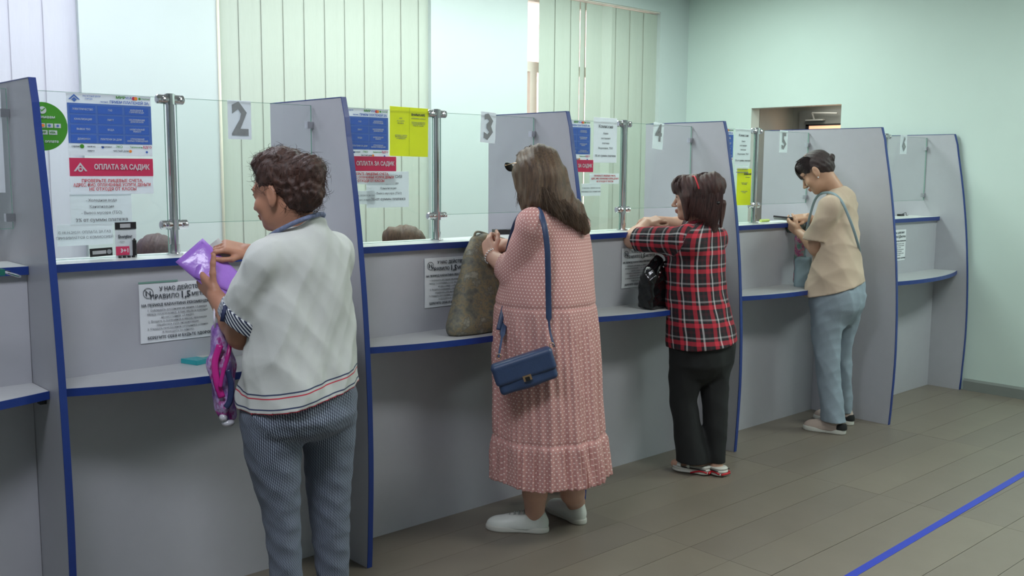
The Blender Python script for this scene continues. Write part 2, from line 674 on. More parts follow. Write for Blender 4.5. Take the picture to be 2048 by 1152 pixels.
# ------------------------------------------------------------------ counters
XS = [-2.3] + X
YO = [0, 0, 0, 0, 0, -.155]          # how far each booth's front stands out
BLAB = ['at the far left edge of the picture', 'in front of the person in white blouse', 'in front of the person in polka dot dress',
        'in front of the person in plaid shirt', 'in front of the person in beige shirt', 'in the empty last booth']
NB_ = 6
for i in range(NB_):
    x0, x1 = XS[i] + .0115, XS[i + 1] - .0115
    yo = YO[i]
    t = thing('service_counter', 'grey service counter with blue edged shelf ' + BLAB[i], 'counter', ((x0 + x1) / 2, yo, 0), 'grey service counters')
    bm = B(); box(bm, x0, x1, yo, yo + .018, .0, 1.196)
    fin('front_panel', bm, 'grey_panel', t)
    bm = B(); box(bm, x0, x1, yo - .018, yo + .20, 1.196, 1.222)
    wt = fin('worktop', bm, 'white_top', t)
    bm = B(); box(bm, x0, x1 - (.006 if i != 0 else 0), yo - .022, yo - .0175, 1.1955, 1.2215)
    fin('edge_band', bm, 'blue', wt, label='blue edge band')
    # curved lower shelf
    n = 16
    ends = (.15, .16)
    sag = .115
    arc = []
    for k in range(n + 1):
        u = k / n
        arc.append((x0 + (x1 - x0) * u, yo - (ends[0] + (ends[1] - ends[0]) * u + sag * (1 - (2 * u - 1) ** 2))))
    bm = B(); prism(bm, [(a, b, .822) for a, b in arc] + [(x1, yo - .0006, .822), (x0, yo - .0006, .822)], (0, 0, .024))
    sh = fin('shelf', bm, 'grey_shelf', t)
    bm = B()
    prev = None
    for a, b in arc:
        q = [bm.verts.new(p) for p in ((a, b - .004, .8215), (a, b - .004, .8465), (a, b, .8465), (a, b, .8215))]
        if prev:
            for k in range(4):
                bm.faces.new((prev[k], prev[(k + 1) % 4], q[(k + 1) % 4], q[k]))
        else:
            bm.faces.new(q)
        prev = q
    bm.faces.new(prev[::-1])
    fin('edge_band', bm, 'blue', sh, label='blue edge band')
    for xx, d in ((x0, 1), (x1, -1)):
        bm = B()
        box(bm, min(xx, xx + d * .018), max(xx, xx + d * .018), yo - .13, yo - .10, .800, .8218)
        fin('bracket', bm, 'black_plastic', t)
    # desk on the clerk's side
    bm = B(); box(bm, x0, x1, .20 + yo, .40, 1.0, 1.018)
    box(bm, x0, x1, yo + .018, .40, .70, .72)
    fin('desk_top', bm, 'grey_shelf', t)

# ------------------------------------------------------------------ glass screens
GY = .10
posts = [-1.72, -.583, .606, 1.832, 3.025, None]
g6 = -.05
posts[5] = at(1773, 268, 'y', g6).x
GLAB = ['at the far left edge', 'with the blue poster, beside the number two', 'with the yellow notice, beside the number three',
        'left of the number four', 'left of the number five', 'in the last booth with the number six']
for i in range(NB_):
    gy = GY if i < 5 else g6
    x0, x1, xp = XS[i] + .012, XS[i + 1] - .012, posts[i]
    t = thing('glass_screen', 'glass screen on a chrome post ' + GLAB[i], 'glass screen', (xp, gy, 1.222), 'glass screens on the counters')
    bm = B(); box(bm, x0 + .004, xp - .022, gy - .003, gy + .003, 1.226, 1.775)
    fin('glass_pane', bm, 'glass', t, label='clear pane left of the post')
    bm = B(); box(bm, xp + .022, x1 - .004, gy - .003, gy + .003, 1.335, 1.775)
    fin('glass_pane', bm, 'glass', t, label='clear pane right of the post, open below')
    bm = B()
    for a, b, zz in ((x0 + .004, xp - .022, 1.226), (xp + .022, x1 - .004, 1.335)):
        box(bm, a, b, gy - .0028, gy + .0028, 1.7752, 1.7766)
        box(bm, a, b, gy - .0028, gy + .0028, zz - .0014, zz)
        for q in (a, b):
            box(bm, q - .0006, q + .0006, gy - .0028, gy + .0028, zz, 1.7752)
    fin('pane_edges', bm, 'glass_edge', t)
    bm = B(); tube(bm, [(xp, gy, 1.222), (xp, gy, 1.79)], .0145, 16)
    fin('post', bm, 'chrome', t, smooth=False)
    bm = B(); tube(bm, [(xp, gy, 1.2225), (xp, gy, 1.228), (xp, gy, 1.23), (xp, gy, 1.26)], [.029, .029, .0175, .0175], 16)
    fin('post_flange', bm, 'chrome', t)
    for zc in (1.33, 1.77):
        bm = B()
        for s in (-1, 1):
            tube(bm, [(xp + s * .006, gy, zc), (xp + s * .046, gy, zc), (xp + s * .05, gy, zc)], [.0165, .0165, .012], 14)
            ball(bm, (xp + s * .03, gy - .016, zc), (.009, .006, .009), 10, 6)
        tube(bm, [(xp, gy, zc - .018), (xp, gy, zc + .018)], .019, 14)
        fin('clamp', bm, 'chrome', t, smooth=False)
    for xx, s in ((x0, 1), (x1, -1)):
        for zc in (1.37, 1.70):
            bm = B(); box(bm, min(xx - .001 * s, xx + s * .026), max(xx - .001 * s, xx + s * .026), gy - .011, gy + .011, zc - .013, zc + .013)
            fin('partition_clip', bm, 'chrome', t, bevel=.003)

# ------------------------------------------------------------------ floor tape
a = at(2047, 948, 'z', 0); b = at(1703, 1151, 'z', 0)
d = (a - b).normalized(); n = Vector((-d.y, d.x, 0)) * .0175
p0 = b - d * 2.2; p1 = a + d * 1.7
if p1.x > XR - .02:
    p1 = b + d * ((XR - .02 - b.x) / d.x)
bm = B(); prism(bm, [p0 - n + Vector((0, 0, .0006)), p1 - n + Vector((0, 0, .0006)), p1 + n + Vector((0, 0, .0006)), p0 + n + Vector((0, 0, .0006))], (0, 0, .0008))
tag(fin('floor_tape', bm, 'tape'), 'blue marking tape stuck across the grey floor tiles', 'floor tape')
# ------------------------------------------------------------------ signs and papers
SY = GY - .0045
SRV = [['ЭЛЕКТРИЧЕСТВО', 'ГАЗ', 'ХОЛОДНАЯ И\nГОРЯЧАЯ ВОДА'], ['КАНАЛИЗАЦИЯ', 'ЛИФТ', 'ОБСЛУЖИВАНИЕ\nДОМОФОНОВ'],
       ['ВЫВОЗ ТБО', 'ВОДА', 'КАПИТАЛЬНЫЙ\nРЕМОНТ'], ['ДОМОФОН', 'ПЛАТЕЖИ ЗА ДОМ', 'СТРАХОВАНИЕ\nЖИЛЫХ ПОМЕЩЕНИЙ']]


def payment_poster(xc, label, y=SY, sx=1.0):
    """white sheet with logo rows and a blue table of twelve services"""
    w, h = .282 * sx, .205
    s = Sheet('payment_poster', label, 'poster', xc, y, 1.6725, w, h, group='blue payment posters on the glass')
    z = h / 2
    s.rect(-w / 2 + .001, w / 2 - .001, -.062, z - .033, 'p_blue', 'table_field', .003, label='blue field')
    for i in range(4):
        for j in range(3):
            x0 = -w / 2 + .009 + j * (w - .012) / 3; z1 = z - .040 - i * .0325
            s.rect(x0, x0 + (w - .012) / 3 - .008, z1 - .026, z1, 'p_blue2', 'table_cell', .0037)
    s.lines([(SRV[i][j], -w / 2 + .005 + (j + .5) * (w - .012) / 3, z - .053 - i * .0325, .0088 if '\n' not in SRV[i][j] else .0076, .86) for i in range(4) for j in range(3)], 'paper', bold=.012)
    s.lines([('ПРИЕМ ПЛАТЕЖЕЙ ЗА:', .066 * sx, z - .025, .0125, .95)], 'p_blue2', bold=.02)
    s.lines([('РАСЧЕТНЫЙ ЦЕНТР', -.06 * sx, z - .009, .0065, .9), ('ГОРОДА', -.07 * sx, z - .018, .0065, .9), ('VISA', .063 * sx, z - .009, .011), ('ЛЮБЫЕ', -.02 * sx, z - .026, .007)], 'p_blue2')
    s.lines([('МИР', .036 * sx, z - .009, .012, 1.2)], 'p_green', bold=.03)
    s.disc([(.081 * sx, z - .0095, .006)], 'p_red'); s.disc([(.088 * sx, z - .0095, .006)], 'p_orange', d=.0039)
    s.disc([(.101 * sx, z - .0095, .004)], 'p_green'); s.lines([('сбербанк', .121 * sx, z - .0095, .007)], 'p_green')
    # roof shaped house emblem
    cx = -w / 2 + .024
    s.polys([[(cx - .019, z - .022), (cx, z - .004), (cx + .019, z - .022), (cx + .013, z - .022), (cx, z - .011), (cx - .013, z - .022)],
             [(cx - .009, z - .022), (cx, z - .014), (cx + .009, z - .022), (cx, z - .030)]], 'p_blue')
    zz = -.072
    s.lines([('сервис', -.118 * sx, zz, .008), ('энерго', -.07 * sx, zz - .014, .007), ('водоканал', -.018 * sx, zz, .007), ('ЧИСТЫЙ ДОМ', .03 * sx, zz - .014, .0075), ('жилфонд', -.068 * sx, zz, .006)], 'ink', bold=.01)
    s.lines([('Теплосети', .083 * sx, zz, .0085), ('ЭКО', .025 * sx, zz, .011)], 'p_green', bold=.01)
    s.lines([('ВДГО', .122 * sx, zz, .011)], 'p_red', bold=.02)
    s.disc([(-.098 * sx, zz, .007)], 'p_green'); s.disc([(.063 * sx, zz - .014, .005)], 'p_orange'); s.disc([(-.03 * sx, zz - .002, .004), (.12 * sx, zz - .016, .004)], 'p_blue2')
    return s


def garden_sign(xc, z, w=.276, label=''):
    s = Sheet('crimson_sign', label, 'sign', xc, SY - .0075, z, w, .060, 'p_red', group='crimson payment signs on the glass')
    cx = -w / 2 + .034
    s.polys([[(cx - .022, -.014), (cx, .015), (cx + .022, -.014), (cx + .015, -.014), (cx, .006), (cx - .015, -.014)]], 'paper')
    s.disc([(cx, -.008, .008)], 'paper')
    s.disc([(cx, -.007, .004)], 'p_red', d=.004)
    s.lines([('ОПЛАТА ЗА САДИК', .032, 0, .0235, .82)], 'paper', bold=.035)
    return s


def warning_sheet(xc, z, w, h, label, mat='paper'):
    s = Sheet('warning_notice', label, 'notice', xc, SY - .006, z, w, h, mat)
    k = w / .28
    s.lines([('ПРОВЕРЬТЕ ЛИЦЕВЫЕ СЧЕТА,', 0, .014, .0145 * k, .95), ('АДРЕС, ФИО, ОПЛАЧЕННЫЕ УСЛУГИ, ДЕНЬГИ', 0, 0, .0145 * k, .78), ('НЕ ОТХОДЯ ОТ КАССЫ', 0, -.014, .0145 * k, .95)], 'ink_red', bold=.02)
    return s


def fee_sheet(xc, z, w, h, label, mat='paper_thin', head=None, dy=0):
    s = Sheet('fee_notice', label, 'notice', xc, SY + dy, z, w, h, mat)
    L = [('- Холодная вода', 0, .026, .013), ('Канализация', 0, .005, .013), ('- Вывоз мусора (ТБО)', 0, -.016, .013)]
    s.lines(L, 'ink_grey', bold=.005)
    s.lines([('3% от суммы платежа', 0, -.040, .0165)], 'ink_grey', bold=.02)
    if head:
        s.lines([(head, .02, h / 2 - .022, .017)], 'ink_grey', bold=.02)
    return s


def gas_sheet(xc, z, w, h, label, dy=0, tilt=0):
    s = Sheet('gas_payment_notice', label, 'notice', xc, SY + dy, z, w, h, 'paper_thin', tilt)
    s.lines([('С 08.06.2021г. ОПЛАТА ЗА ГАЗ', -.002, .008, w * .066), ('ПРИНИМАЕТСЯ С КОМИССИЕЙ', -.002, -.010, w * .066)], 'ink_light', bold=.02)
    return s


def PX(u, v, y=SY):
    return at(u, v, 'y', y)


# booth two (left): the fullest glass
payment_poster(PX(221, 250).x, 'blue and white payment poster on the glass above the widest crimson sign')
garden_sign(PX(223, 334).x, 1.532, .281, label='crimson payment sign fully in view, left of the person in white')
s = warning_sheet(PX(224, 370).x, 1.472, .281, .062, 'white notice with red lettering under the leftmost crimson sign')
fee_sheet(PX(197, 412).x + .01, 1.395, .205, .11, 'thin white fee notice left of the nearest post, under red lettered notice', dy=.001)
gas_sheet(PX(170, 466).x, 1.307, .182, .072, 'small white gas notice taped low beside the battery packet', -.002)
# round green sticker on the far side of the glass
gs = Sheet('round_sticker', 'round green sticker with card logos on the leftmost glass', 'sticker', PX(85, 252).x, GY - .004, 1.662, .02, .02, 'p_green')
R_ = .078
gs.disc([(0, 0, R_)], 'p_green', 'disc', .001, 48)
gs.disc([(.001, .052, .012)], 'paper', d=.004)
gs.polys([[(-.006, .053), (-.002, .047), (.010, .058), (.008, .060), (-.002, .051), (-.004, .055)]], 'p_green', 'tick', .0052)
gs.lines([('принимаем', 0, .030, .014), ('к оплате', .02, -.048, .013)], 'paper', bold=.02)
for k in range(3):
    gs.rect(-.012 + k * .024, .008 + k * .024, -.004, .010, 'paper', 'card_mark')
for k in range(2):
    gs.rect(-.012 + k * .030, .014 + k * .030, -.026, -.012, 'paper', 'card_mark')
gs.disc([(-.004, .003, .0045)], 'p_red', d=.0045); gs.disc([(.001, .003, .0045)], 'p_orange', d=.0048); gs.disc([(.020, .003, .0045), (.046, .003, .004)], 'p_blue', d=.0045)
gs.lines([('VISA', .034 - .005, -.019, .009), ('МИР', -.001, -.019, .009)], 'p_green', d=.0045, bold=.02)

# number sheets
nums = [(479, 240, .094, .142, 'paper', 0, .165, '2'), (976, 255, .09, .138, 'paper', .05, .155, '3'), (1316, 272, .087, .14, 'paper_thin', .07, .125, '4'),
        (1567, 283, .087, .135, 'paper_thin', 0, .135, '5'), (1807, 289, .095, .13, 'paper', -.02, .125, '6')]
inkn = plain('grey_number_ink', (140, 144, 146), .7, .12, 40)
word = ['two', 'three', 'four', 'five', 'six']
for k, (u, v, w, h, mt, tilt, sz, ch) in enumerate(nums):
    yy = SY if ch != '6' else g6 - .0045
    p = at(u, v, 'y', yy)
    s = Sheet('number_sheet', 'white paper sheet with the grey number %s on the glass' % word[k], 'number sign', p.x, yy, p.z, w, h, mt, tilt)
    s.lines([(ch, 0, -.003 if ch != '4' else .012, sz, .82)], inkn, bold=.03)

# booth three
payment_poster(PX(776, 262).x - .141, 'blue payment poster beside the yellow notice, partly hidden by a partition')
garden_sign(PX(790, 327).x - .138, 1.553, .276, label='crimson payment sign under the yellow notice')
s = warning_sheet(PX(735, 357).x, 1.497, .27, .055, 'notice with red lettering under the second crimson sign', 'paper_thin')
fee_sheet(PX(776, 376).x, 1.447, .215, .150, 'white fee notice under the yellow notice, left of second post', head='КОМИССИЯ', dy=.001)
gas_sheet(PX(722, 387).x, 1.415, .135, .055, 'small pale gas notice below the second red lettered notice', -.003)
yl = PX(818, 265)
s = Sheet('yellow_notice', 'large yellow notice taped to the glass beside the second post', 'notice', yl.x, SY - .001, 1.688, .200, .205, 'p_yellow', .012)
s.rect(-.0004, .0004, -.1, .1, plain('yellow_fold', (190, 196, 50), .6, .03), 'fold_line', .0022)
s.lines([('ВНИМАНИЕ', .045, .072, .014, .9)], 'ink', bold=.03)
s.lines([('уважаемые клиенты', .045, .058, .0075), ('оплатить услуги без\nочереди можно по\nкоду на экране', .045, .035, .0075), ('или', -.047, .055, .008), ('по ссылке', -.047, .044, .0075), ('на сайте', -.047, .035, .0075),
         ('наведите камеру\nна изображение\nи перейдите', -.045, -.022, .0075)], 'ink_grey')
# booth four
xq = PX(1180, 275).x
payment_poster(xq - .141, 'blue payment poster cut off by the partition behind the polka dot dress')
garden_sign(PX(1184, 327).x - .138, 1.553, .276, label='crimson payment sign mostly hidden, only its last letters showing')
c = Sheet('commission_sheet', 'white commission sheet on the glass left of the third post', 'notice', PX(1210, 274).x, SY - .001, 1.683, .175, .225, 'paper')
def commission(s, k=1.0):
    s.lines([('Комиссия', 0, .068, .022 * k)], 'ink_grey', bold=.02)
    s.lines([('банка', 0, .034, .013), ('составляет', 0, .009, .013), ('платежи', 0, -.015, .013), ('Водоканал, ТБО', 0, -.040, .014)], 'ink_grey', bold=.01)
    s.lines([('3% от суммы платежа', 0, -.078, .0155, .95)], 'ink_grey', bold=.02)
commission(c)
warning_sheet(PX(1207, 352).x, 1.49, .22, .052, 'red lettered notice on the third glass, left of the post', 'paper_thin')
gas_sheet(PX(1182, 376).x, 1.435, .14, .062, 'small white gas notice above the polka dot shoulder')
# booth five
c = Sheet('commission_sheet', 'white commission sheet beside the fourth post, above a yellow notice', 'notice', PX(1485, 297).x, SY - .001, 1.672, .155, .21, 'paper_thin')
commission(c, .9)
payment_poster(PX(1466, 280).x - .141, 'blue payment poster, only a sliver beside the plaid shirt person partition')
gas_sheet(PX(1484, 330).x, 1.535, .12, .055, 'pale notice under the commission sheet by the fourth post')
s = Sheet('yellow_notice', 'narrow yellow notice on the glass beside the fourth post', 'notice', PX(1487, 378).x, SY - .001, 1.440, .145, .215, 'p_yellow', .01)
s.lines([('ВНИМАНИЕ', .03, .075, .014, .9)], 'ink', bold=.03)
s.lines([('уважаемые', .03, .058, .008), ('оплатить услуги\nбез очереди', .0, .02, .008), ('наведите камеру\nна экран', .0, -.03, .008)], 'ink_grey')
# papers on the far left glass (booth one)
s = Sheet('rate_sheet', 'white printed sheet on the glass at the left picture edge', 'notice', -1.235, SY, 1.63, .20, .36, 'paper')
s.lines([('ТАРИФЫ НА УСЛУГИ', 0, .13, .013), ('режим работы', 0, .08, .012), ('перерыв', 0, .03, .012), ('выходной', .0, -.02, .012)], 'ink_grey')

# distance notices on the counter fronts
BODY = ['1. Соблюдать дистанцию не менее 1,5 метра', 'между посетителями, в том числе в очереди', 'на расстоянии 1,5 метра.', '2. Входить в помещение в маске, при входе',
        'обработать руки антисептиком.', '3. Ожидать приглашения сотрудника у линии', 'и проходить по одному.']


def distance_notice(u0, v0, w, h, y, label, tilt=0, holder=False):
    p = at(u0, v0, 'y', y)
    s = Sheet('distance_notice', label, 'notice', p.x + w / 2, y, p.z - h / 2, w, h, 'paper_card', tilt, group='distance notices on the counter fronts')
    k = w / .27
    s.lines([('У НАС ДЕЙСТВУЕТ', .02 * k, h * .40, .0185 * k)], 'ink', bold=.02)
    s.lines([('ПРАВИЛО', -.048 * k, h * .27, .0205 * k), ('МЕТРОВ', .085 * k, h * .27, .0185 * k)], 'ink', bold=.012)
    s.lines([('1,5', .025 * k, h * .275, .032 * k)], 'ink', bold=.03)
    s.lines([('НА ПЕРИОД КАРАНТИНА РЕКОМЕНДУЕМ:', 0, h * .135, .0125 * k)], 'ink', bold=.02)
    s.lines([(t, -.004 * k, h * (.05 - .063 * q), .0098 * k) for q, t in enumerate(BODY)], 'ink_grey')
    s.lines([('БЕРЕГИТЕ СЕБЯ И БУДЬТЕ ЗДОРОВЫ!', .01 * k, -h * .42, .013 * k)], 'ink', bold=.02)
    bm = B()
    cx, cz, r = -.105 * k, h * .345, .017 * k
    M_ = Matrix.Translation((cx, -.004, cz)) @ Matrix.Rotation(math.pi / 2, 4, 'X')
    ring = [(cx + r * math.cos(a), -.004, cz + r * math.sin(a)) for a in np.linspace(0, 2 * math.pi, 25)]
    tube(bm, ring, .0009 * k, 5, cap=False)
    for q in (-.4, .4):
        ball(bm, (cx + q * r, -.004, cz + .2 * r), (.0026 * k, .001, .0026 * k), 8, 5)
        box(bm, cx + q * r - .002 * k, cx + q * r + .002 * k, -.0045, -.0035, cz - .55 * r, cz)
    tube(bm, [(cx - .7 * r, -.0045, cz + .7 * r), (cx + .7 * r, -.0045, cz - .7 * r)], .0009 * k, 5)
    s.add(fin('round_symbol', bm, 'ink'))
    if holder:
        bm = B(); box(bm, -w * .5, w * .5 * .0, -.002, .0015, h / 2 + .001, h / 2 + .007)
        s.add(fin('holder_strip', bm, 'glass_edge'))


distance_notice(277, 569, .275, .205, -.003, 'white distance notice on the counter front left of the purple folder', -.0, True)
distance_notice(849, 517, .26, .212, -.003, 'white distance notice half covered by the camouflage tote bag')
distance_notice(1244, 497, .27, .205, -.003, 'white distance notice behind the black patent handbag')
distance_notice(1779, 461, .235, .21, -.158, 'white distance notice in the empty last booth')

# ------------------------------------------------------------------ small items on the counters
def at_top(u, v, z=1.222):
    return at(u, v, 'z', z)


# battery blister pack hung on the glass
p = PX(251, 487)
bt = Sheet('battery_pack', 'blister pack of batteries with black header, left of the post', 'battery pack', p.x, GY - .008, p.z + .003, .073, .142, plain('clear_blister', (196, 202, 206), .25, .05, 60))
bt.rect(-.0365, .0365, .047, .071, 'black_plastic', 'header_card', .004)
bt.rect(-.020, .016, .052, .066, 'chrome', 'hang_strip', .005)
bt.rect(-.036, .010, -.042, -.012, 'p_red', 'red_panel', .0035)
bt.lines([('Energizer', -.003, .022, .0158, .80)], 'ink', bold=.03)
bt.lines([('3+1', -.006, -.027, .019)], 'paper', bold=.03)
bt.lines([('MAX', -.014, .004, .008), ('AA', -.012, -.052, .010)], 'ink_grey')
bm = B()
for q in range(4):
    tube(bm, [(-.024 + q * .0155, -.006, -.060), (-.024 + q * .0155, -.006, -.045)], .006, 8)
tube(bm, [(.027, -.007, -.045), (.027, -.007, .008), (.027, -.007, .010), (.027, -.007, .014)], [.007, .007, .0035, .003], 10)
bt.add(fin('battery', bm, 'black_plastic', label='black battery cells'))
p = PX(202, 506)
pk = Sheet('small_packet', 'small black and silver packet standing low by the battery pack', 'packet', p.x, GY - .006, p.z + .003, .076, .028, 'black_plastic', -.03)
pk.rect(-.03, .016, -.006, .006, 'chrome', 'silver_stripe', .003)
pk.disc([(.026, 0, .008)], 'ink_grey')

# pen on the left counter, phones and pads
def pen(a, b, label, mat='chrome'):
    a, b = Vector(a), Vector(b)
    t = thing('pen', label, 'pen', a)
    bm = B(); tube(bm, [a, a + (b - a) * .8, a + (b - a) * .95, b], [.0045, .0045, .003, .001], 10); fin('barrel', bm, mat, t)
    bm = B(); tube(bm, [a + Vector((0, 0, .005)), a + (b - a) * .3 + Vector((0, 0, .006))], .0013, 6); fin('clip', bm, 'black_plastic', t)


p = at_top(12, 548); q = at_top(42, 557)
pen(p + Vector((0, 0, .005)), q + Vector((0, 0, .005)), 'silver pen lying on the leftmost worktop')
p = at_top(1, 551)
bm = B(); box(bm, p.x - .05, p.x + .01, p.y - .01, p.y + .03, 1.2222, 1.240)
tag(fin('dark_green_box', bm, plain('dark_green_plastic', (20, 96, 84), .4, .1), bevel=.003), 'small dark green box at the far left worktop edge', 'box')


def phone(c, ang, size, label, tip=0, cord=None, name='card_reader'):
    t = thing(name, label, 'device', c)
    w, l, h = size
    M_ = Matrix.Translation(c) @ Matrix.Rotation(ang, 4, 'Z') @ Matrix.Rotation(tip, 4, 'X')
    bm = B(); box(bm, -w / 2, w / 2, -l / 2, l / 2, 0, h, M_); fin('case', bm, 'black_plastic', t, bevel=.003)
    bm = B(); box(bm, -w * .38, w * .38, l * .05, l * .4, h, h + .001, M_); fin('screen', bm, plain('dark_screen', (50, 58, 62), .15, .1), t)
    bm = B()
    for i in range(3):
        for j in range(3):
            box(bm, -w * .3 + i * w * .22, -w * .3 + i * w * .22 + w * .15, -l * .38 + j * l * .12, -l * .38 + j * l * .12 + l * .07, h, h + .0015, M_)
    fin('keypad', bm, 'ink_grey', t)
    return t


p = at_top(1012, 468); phone(Vector((p.x, p.y, 1.2224)), 1.2, (.07, .12, .022), 'black card reader on the worktop left of the polka dot shoulder')
p = at_top(1840, 429); phone(Vector((p.x, p.y, 1.2224)), 1.45, (.05, .13, .016), 'black handset lying on the empty last worktop', name='handset')
p = at_top(1802, 432)
bm = B(); box(bm, p.x - .03, p.x + .03, p.y - .01, p.y + .015, 1.2224, 1.236)
tube(bm, smooth_path([(p.x + .02, p.y, 1.236), (p.x + .05, p.y - .01, 1.245), (p.x + .08, p.y, 1.2255), (p.x + .15, p.y + .02, 1.225)]), .002, 6)
tag(fin('desk_clip', bm, 'black_plastic'), 'small black clip with thin cord at the last worktop', 'clip')
p = at_top(1514, 444)
t = thing('highlighter', 'yellow green highlighter lying at the foot of the fourth post', 'marker', (p.x, p.y - .03, 1.232))
hl = plain('highlighter_green', (186, 206, 110), .35, .05)
bm = B(); tube(bm, [(p.x - .03, p.y - .045, 1.232), (p.x + .03, p.y - .045, 1.232)], [.009, .009], 10); fin('barrel', bm, hl, t)
bm = B(); tube(bm, [(p.x + .03, p.y - .045, 1.232), (p.x + .06, p.y - .045, 1.232)], [.0095, .008], 10); fin('cap', bm, hl, t)
# turquoise wallet-like packet on the shelf of booth two
p = at(408, 722, 'z', .850)
t = thing('turquoise_packet', 'turquoise packet on the shelf behind the purple shopping bag', 'packet', (p.x, p.y, .8465))
M_ = Matrix.Translation((p.x + .02, p.y + .03, .8466)) @ Matrix.Rotation(.3, 4, 'Z')
bm = B(); box(bm, -.085, .075, -.05, .05, 0, .016, M_)
fin('packet', bm, plain('turquoise_film', (38, 160, 168), .25, .08, 30), t, bevel=.005)
bm = B(); box(bm, -.03, .06, -.02, .045, .016, .0175, M_)
fin('printed_panel', bm, plain('pale_print', (190, 196, 190), .4, .1, 60), t)
# ------------------------------------------------------------------ figures: distance-field modelling
V3 = lambda *a: np.array(a, float)


def nrm(v):
    v = np.asarray(v, float)
    return v / (np.linalg.norm(v) + 1e-12)


class Cone:
    def __init__(s, a, b, ra, rb, k=.02, flat=None, fdir=None, pat=None):
        s.a, s.b = np.asarray(a, float), np.asarray(b, float)
        s.ra, s.rb, s.k = ra, rb, k
        s.flat, s.fdir = flat, (None if fdir is None else nrm(fdir))
        s.pat = pat
        m = max(ra, rb) * (1 if flat is None or flat < 1 else flat) + k + .012
        s.lo = np.minimum(s.a, s.b) - m
        s.hi = np.maximum(s.a, s.b) + m

    def d(s, x, y, z):
        ab = s.b - s.a
        px, py, pz = x - s.a[0], y - s.a[1], z - s.a[2]
        t = np.clip((px * ab[0] + py * ab[1] + pz * ab[2]) / (ab @ ab + 1e-12), 0, 1)
        qx, qy, qz = px - t * ab[0], py - t * ab[1], pz - t * ab[2]
        if s.flat is not None:      # thinner (flat<1) along fdir
            w = qx * s.fdir[0] + qy * s.fdir[1] + qz * s.fdir[2]
            e = (1 / s.flat - 1)
            qx, qy, qz = qx + w * e * s.fdir[0], qy + w * e * s.fdir[1], qz + w * e * s.fdir[2]
            return (np.sqrt(qx * qx + qy * qy + qz * qz) - (s.ra + (s.rb - s.ra) * t)) * (min(1, s.flat) * .5 + .5 * min(1, s.flat ** .5))
        return np.sqrt(qx * qx + qy * qy + qz * qz) - (s.ra + (s.rb - s.ra) * t)

    def uv(s, P):
        ab = s.b - s.a
        L = np.linalg.norm(ab); w = ab / L
        up = nrm(np.cross(w, [0.3, .2, 1])); sd = np.cross(w, up)
        q = P - s.a
        ang = np.arctan2(q @ sd, q @ up)
        return np.stack([ang * max(s.ra, s.rb), q @ w], 1)


    def pen(s, P):
        w = nrm(s.b - s.a)
        return np.maximum(0, .055 - (P - s.a) @ w) * .8


class Ell:
    def __init__(s, c, r, M=None, k=.02, pat=None):
        s.c, s.r, s.k = np.asarray(c, float), np.asarray(r, float), k
        s.M = np.eye(3) if M is None else np.asarray(M, float)
        s.pat = pat
        m = s.r.max() + k + .012
        s.lo, s.hi = s.c - m, s.c + m

    def d(s, x, y, z):
        px, py, pz = x - s.c[0], y - s.c[1], z - s.c[2]
        q = [(px * s.M[i, 0] + py * s.M[i, 1] + pz * s.M[i, 2]) for i in range(3)]
        k0 = np.sqrt(sum((q[i] / s.r[i]) ** 2 for i in range(3)))
        k1 = np.sqrt(sum((q[i] / s.r[i] ** 2) ** 2 for i in range(3))) + 1e-6
        return k0 * (k0 - 1) / k1

    def uv(s, P):
        q = P - s.c
        return np.stack([np.arctan2(q[:, 0], -q[:, 1]) * s.r[:2].mean(), q[:, 2]], 1)


class RBox:
    def __init__(s, c, h, M=None, r=.005, k=.01):
        s.c, s.h, s.k, s.rr = np.asarray(c, float), np.asarray(h, float) - r, k, r
        s.M = np.eye(3) if M is None else np.asarray(M, float)
        m = np.linalg.norm(s.h) + r + k + .01
        s.lo, s.hi = s.c - m, s.c + m
        s.pat = None

    def d(s, x, y, z):
        px, py, pz = x - s.c[0], y - s.c[1], z - s.c[2]
        q = [np.abs(px * s.M[i, 0] + py * s.M[i, 1] + pz * s.M[i, 2]) - s.h[i] for i in range(3)]
        out = np.sqrt(sum(np.maximum(w, 0) ** 2 for w in q))
        return out + np.minimum(np.maximum(np.maximum(q[0], q[1]), q[2]), 0) - s.rr

    def uv(s, P):
        q = P - s.c
        return q[:, :2] * 1.0


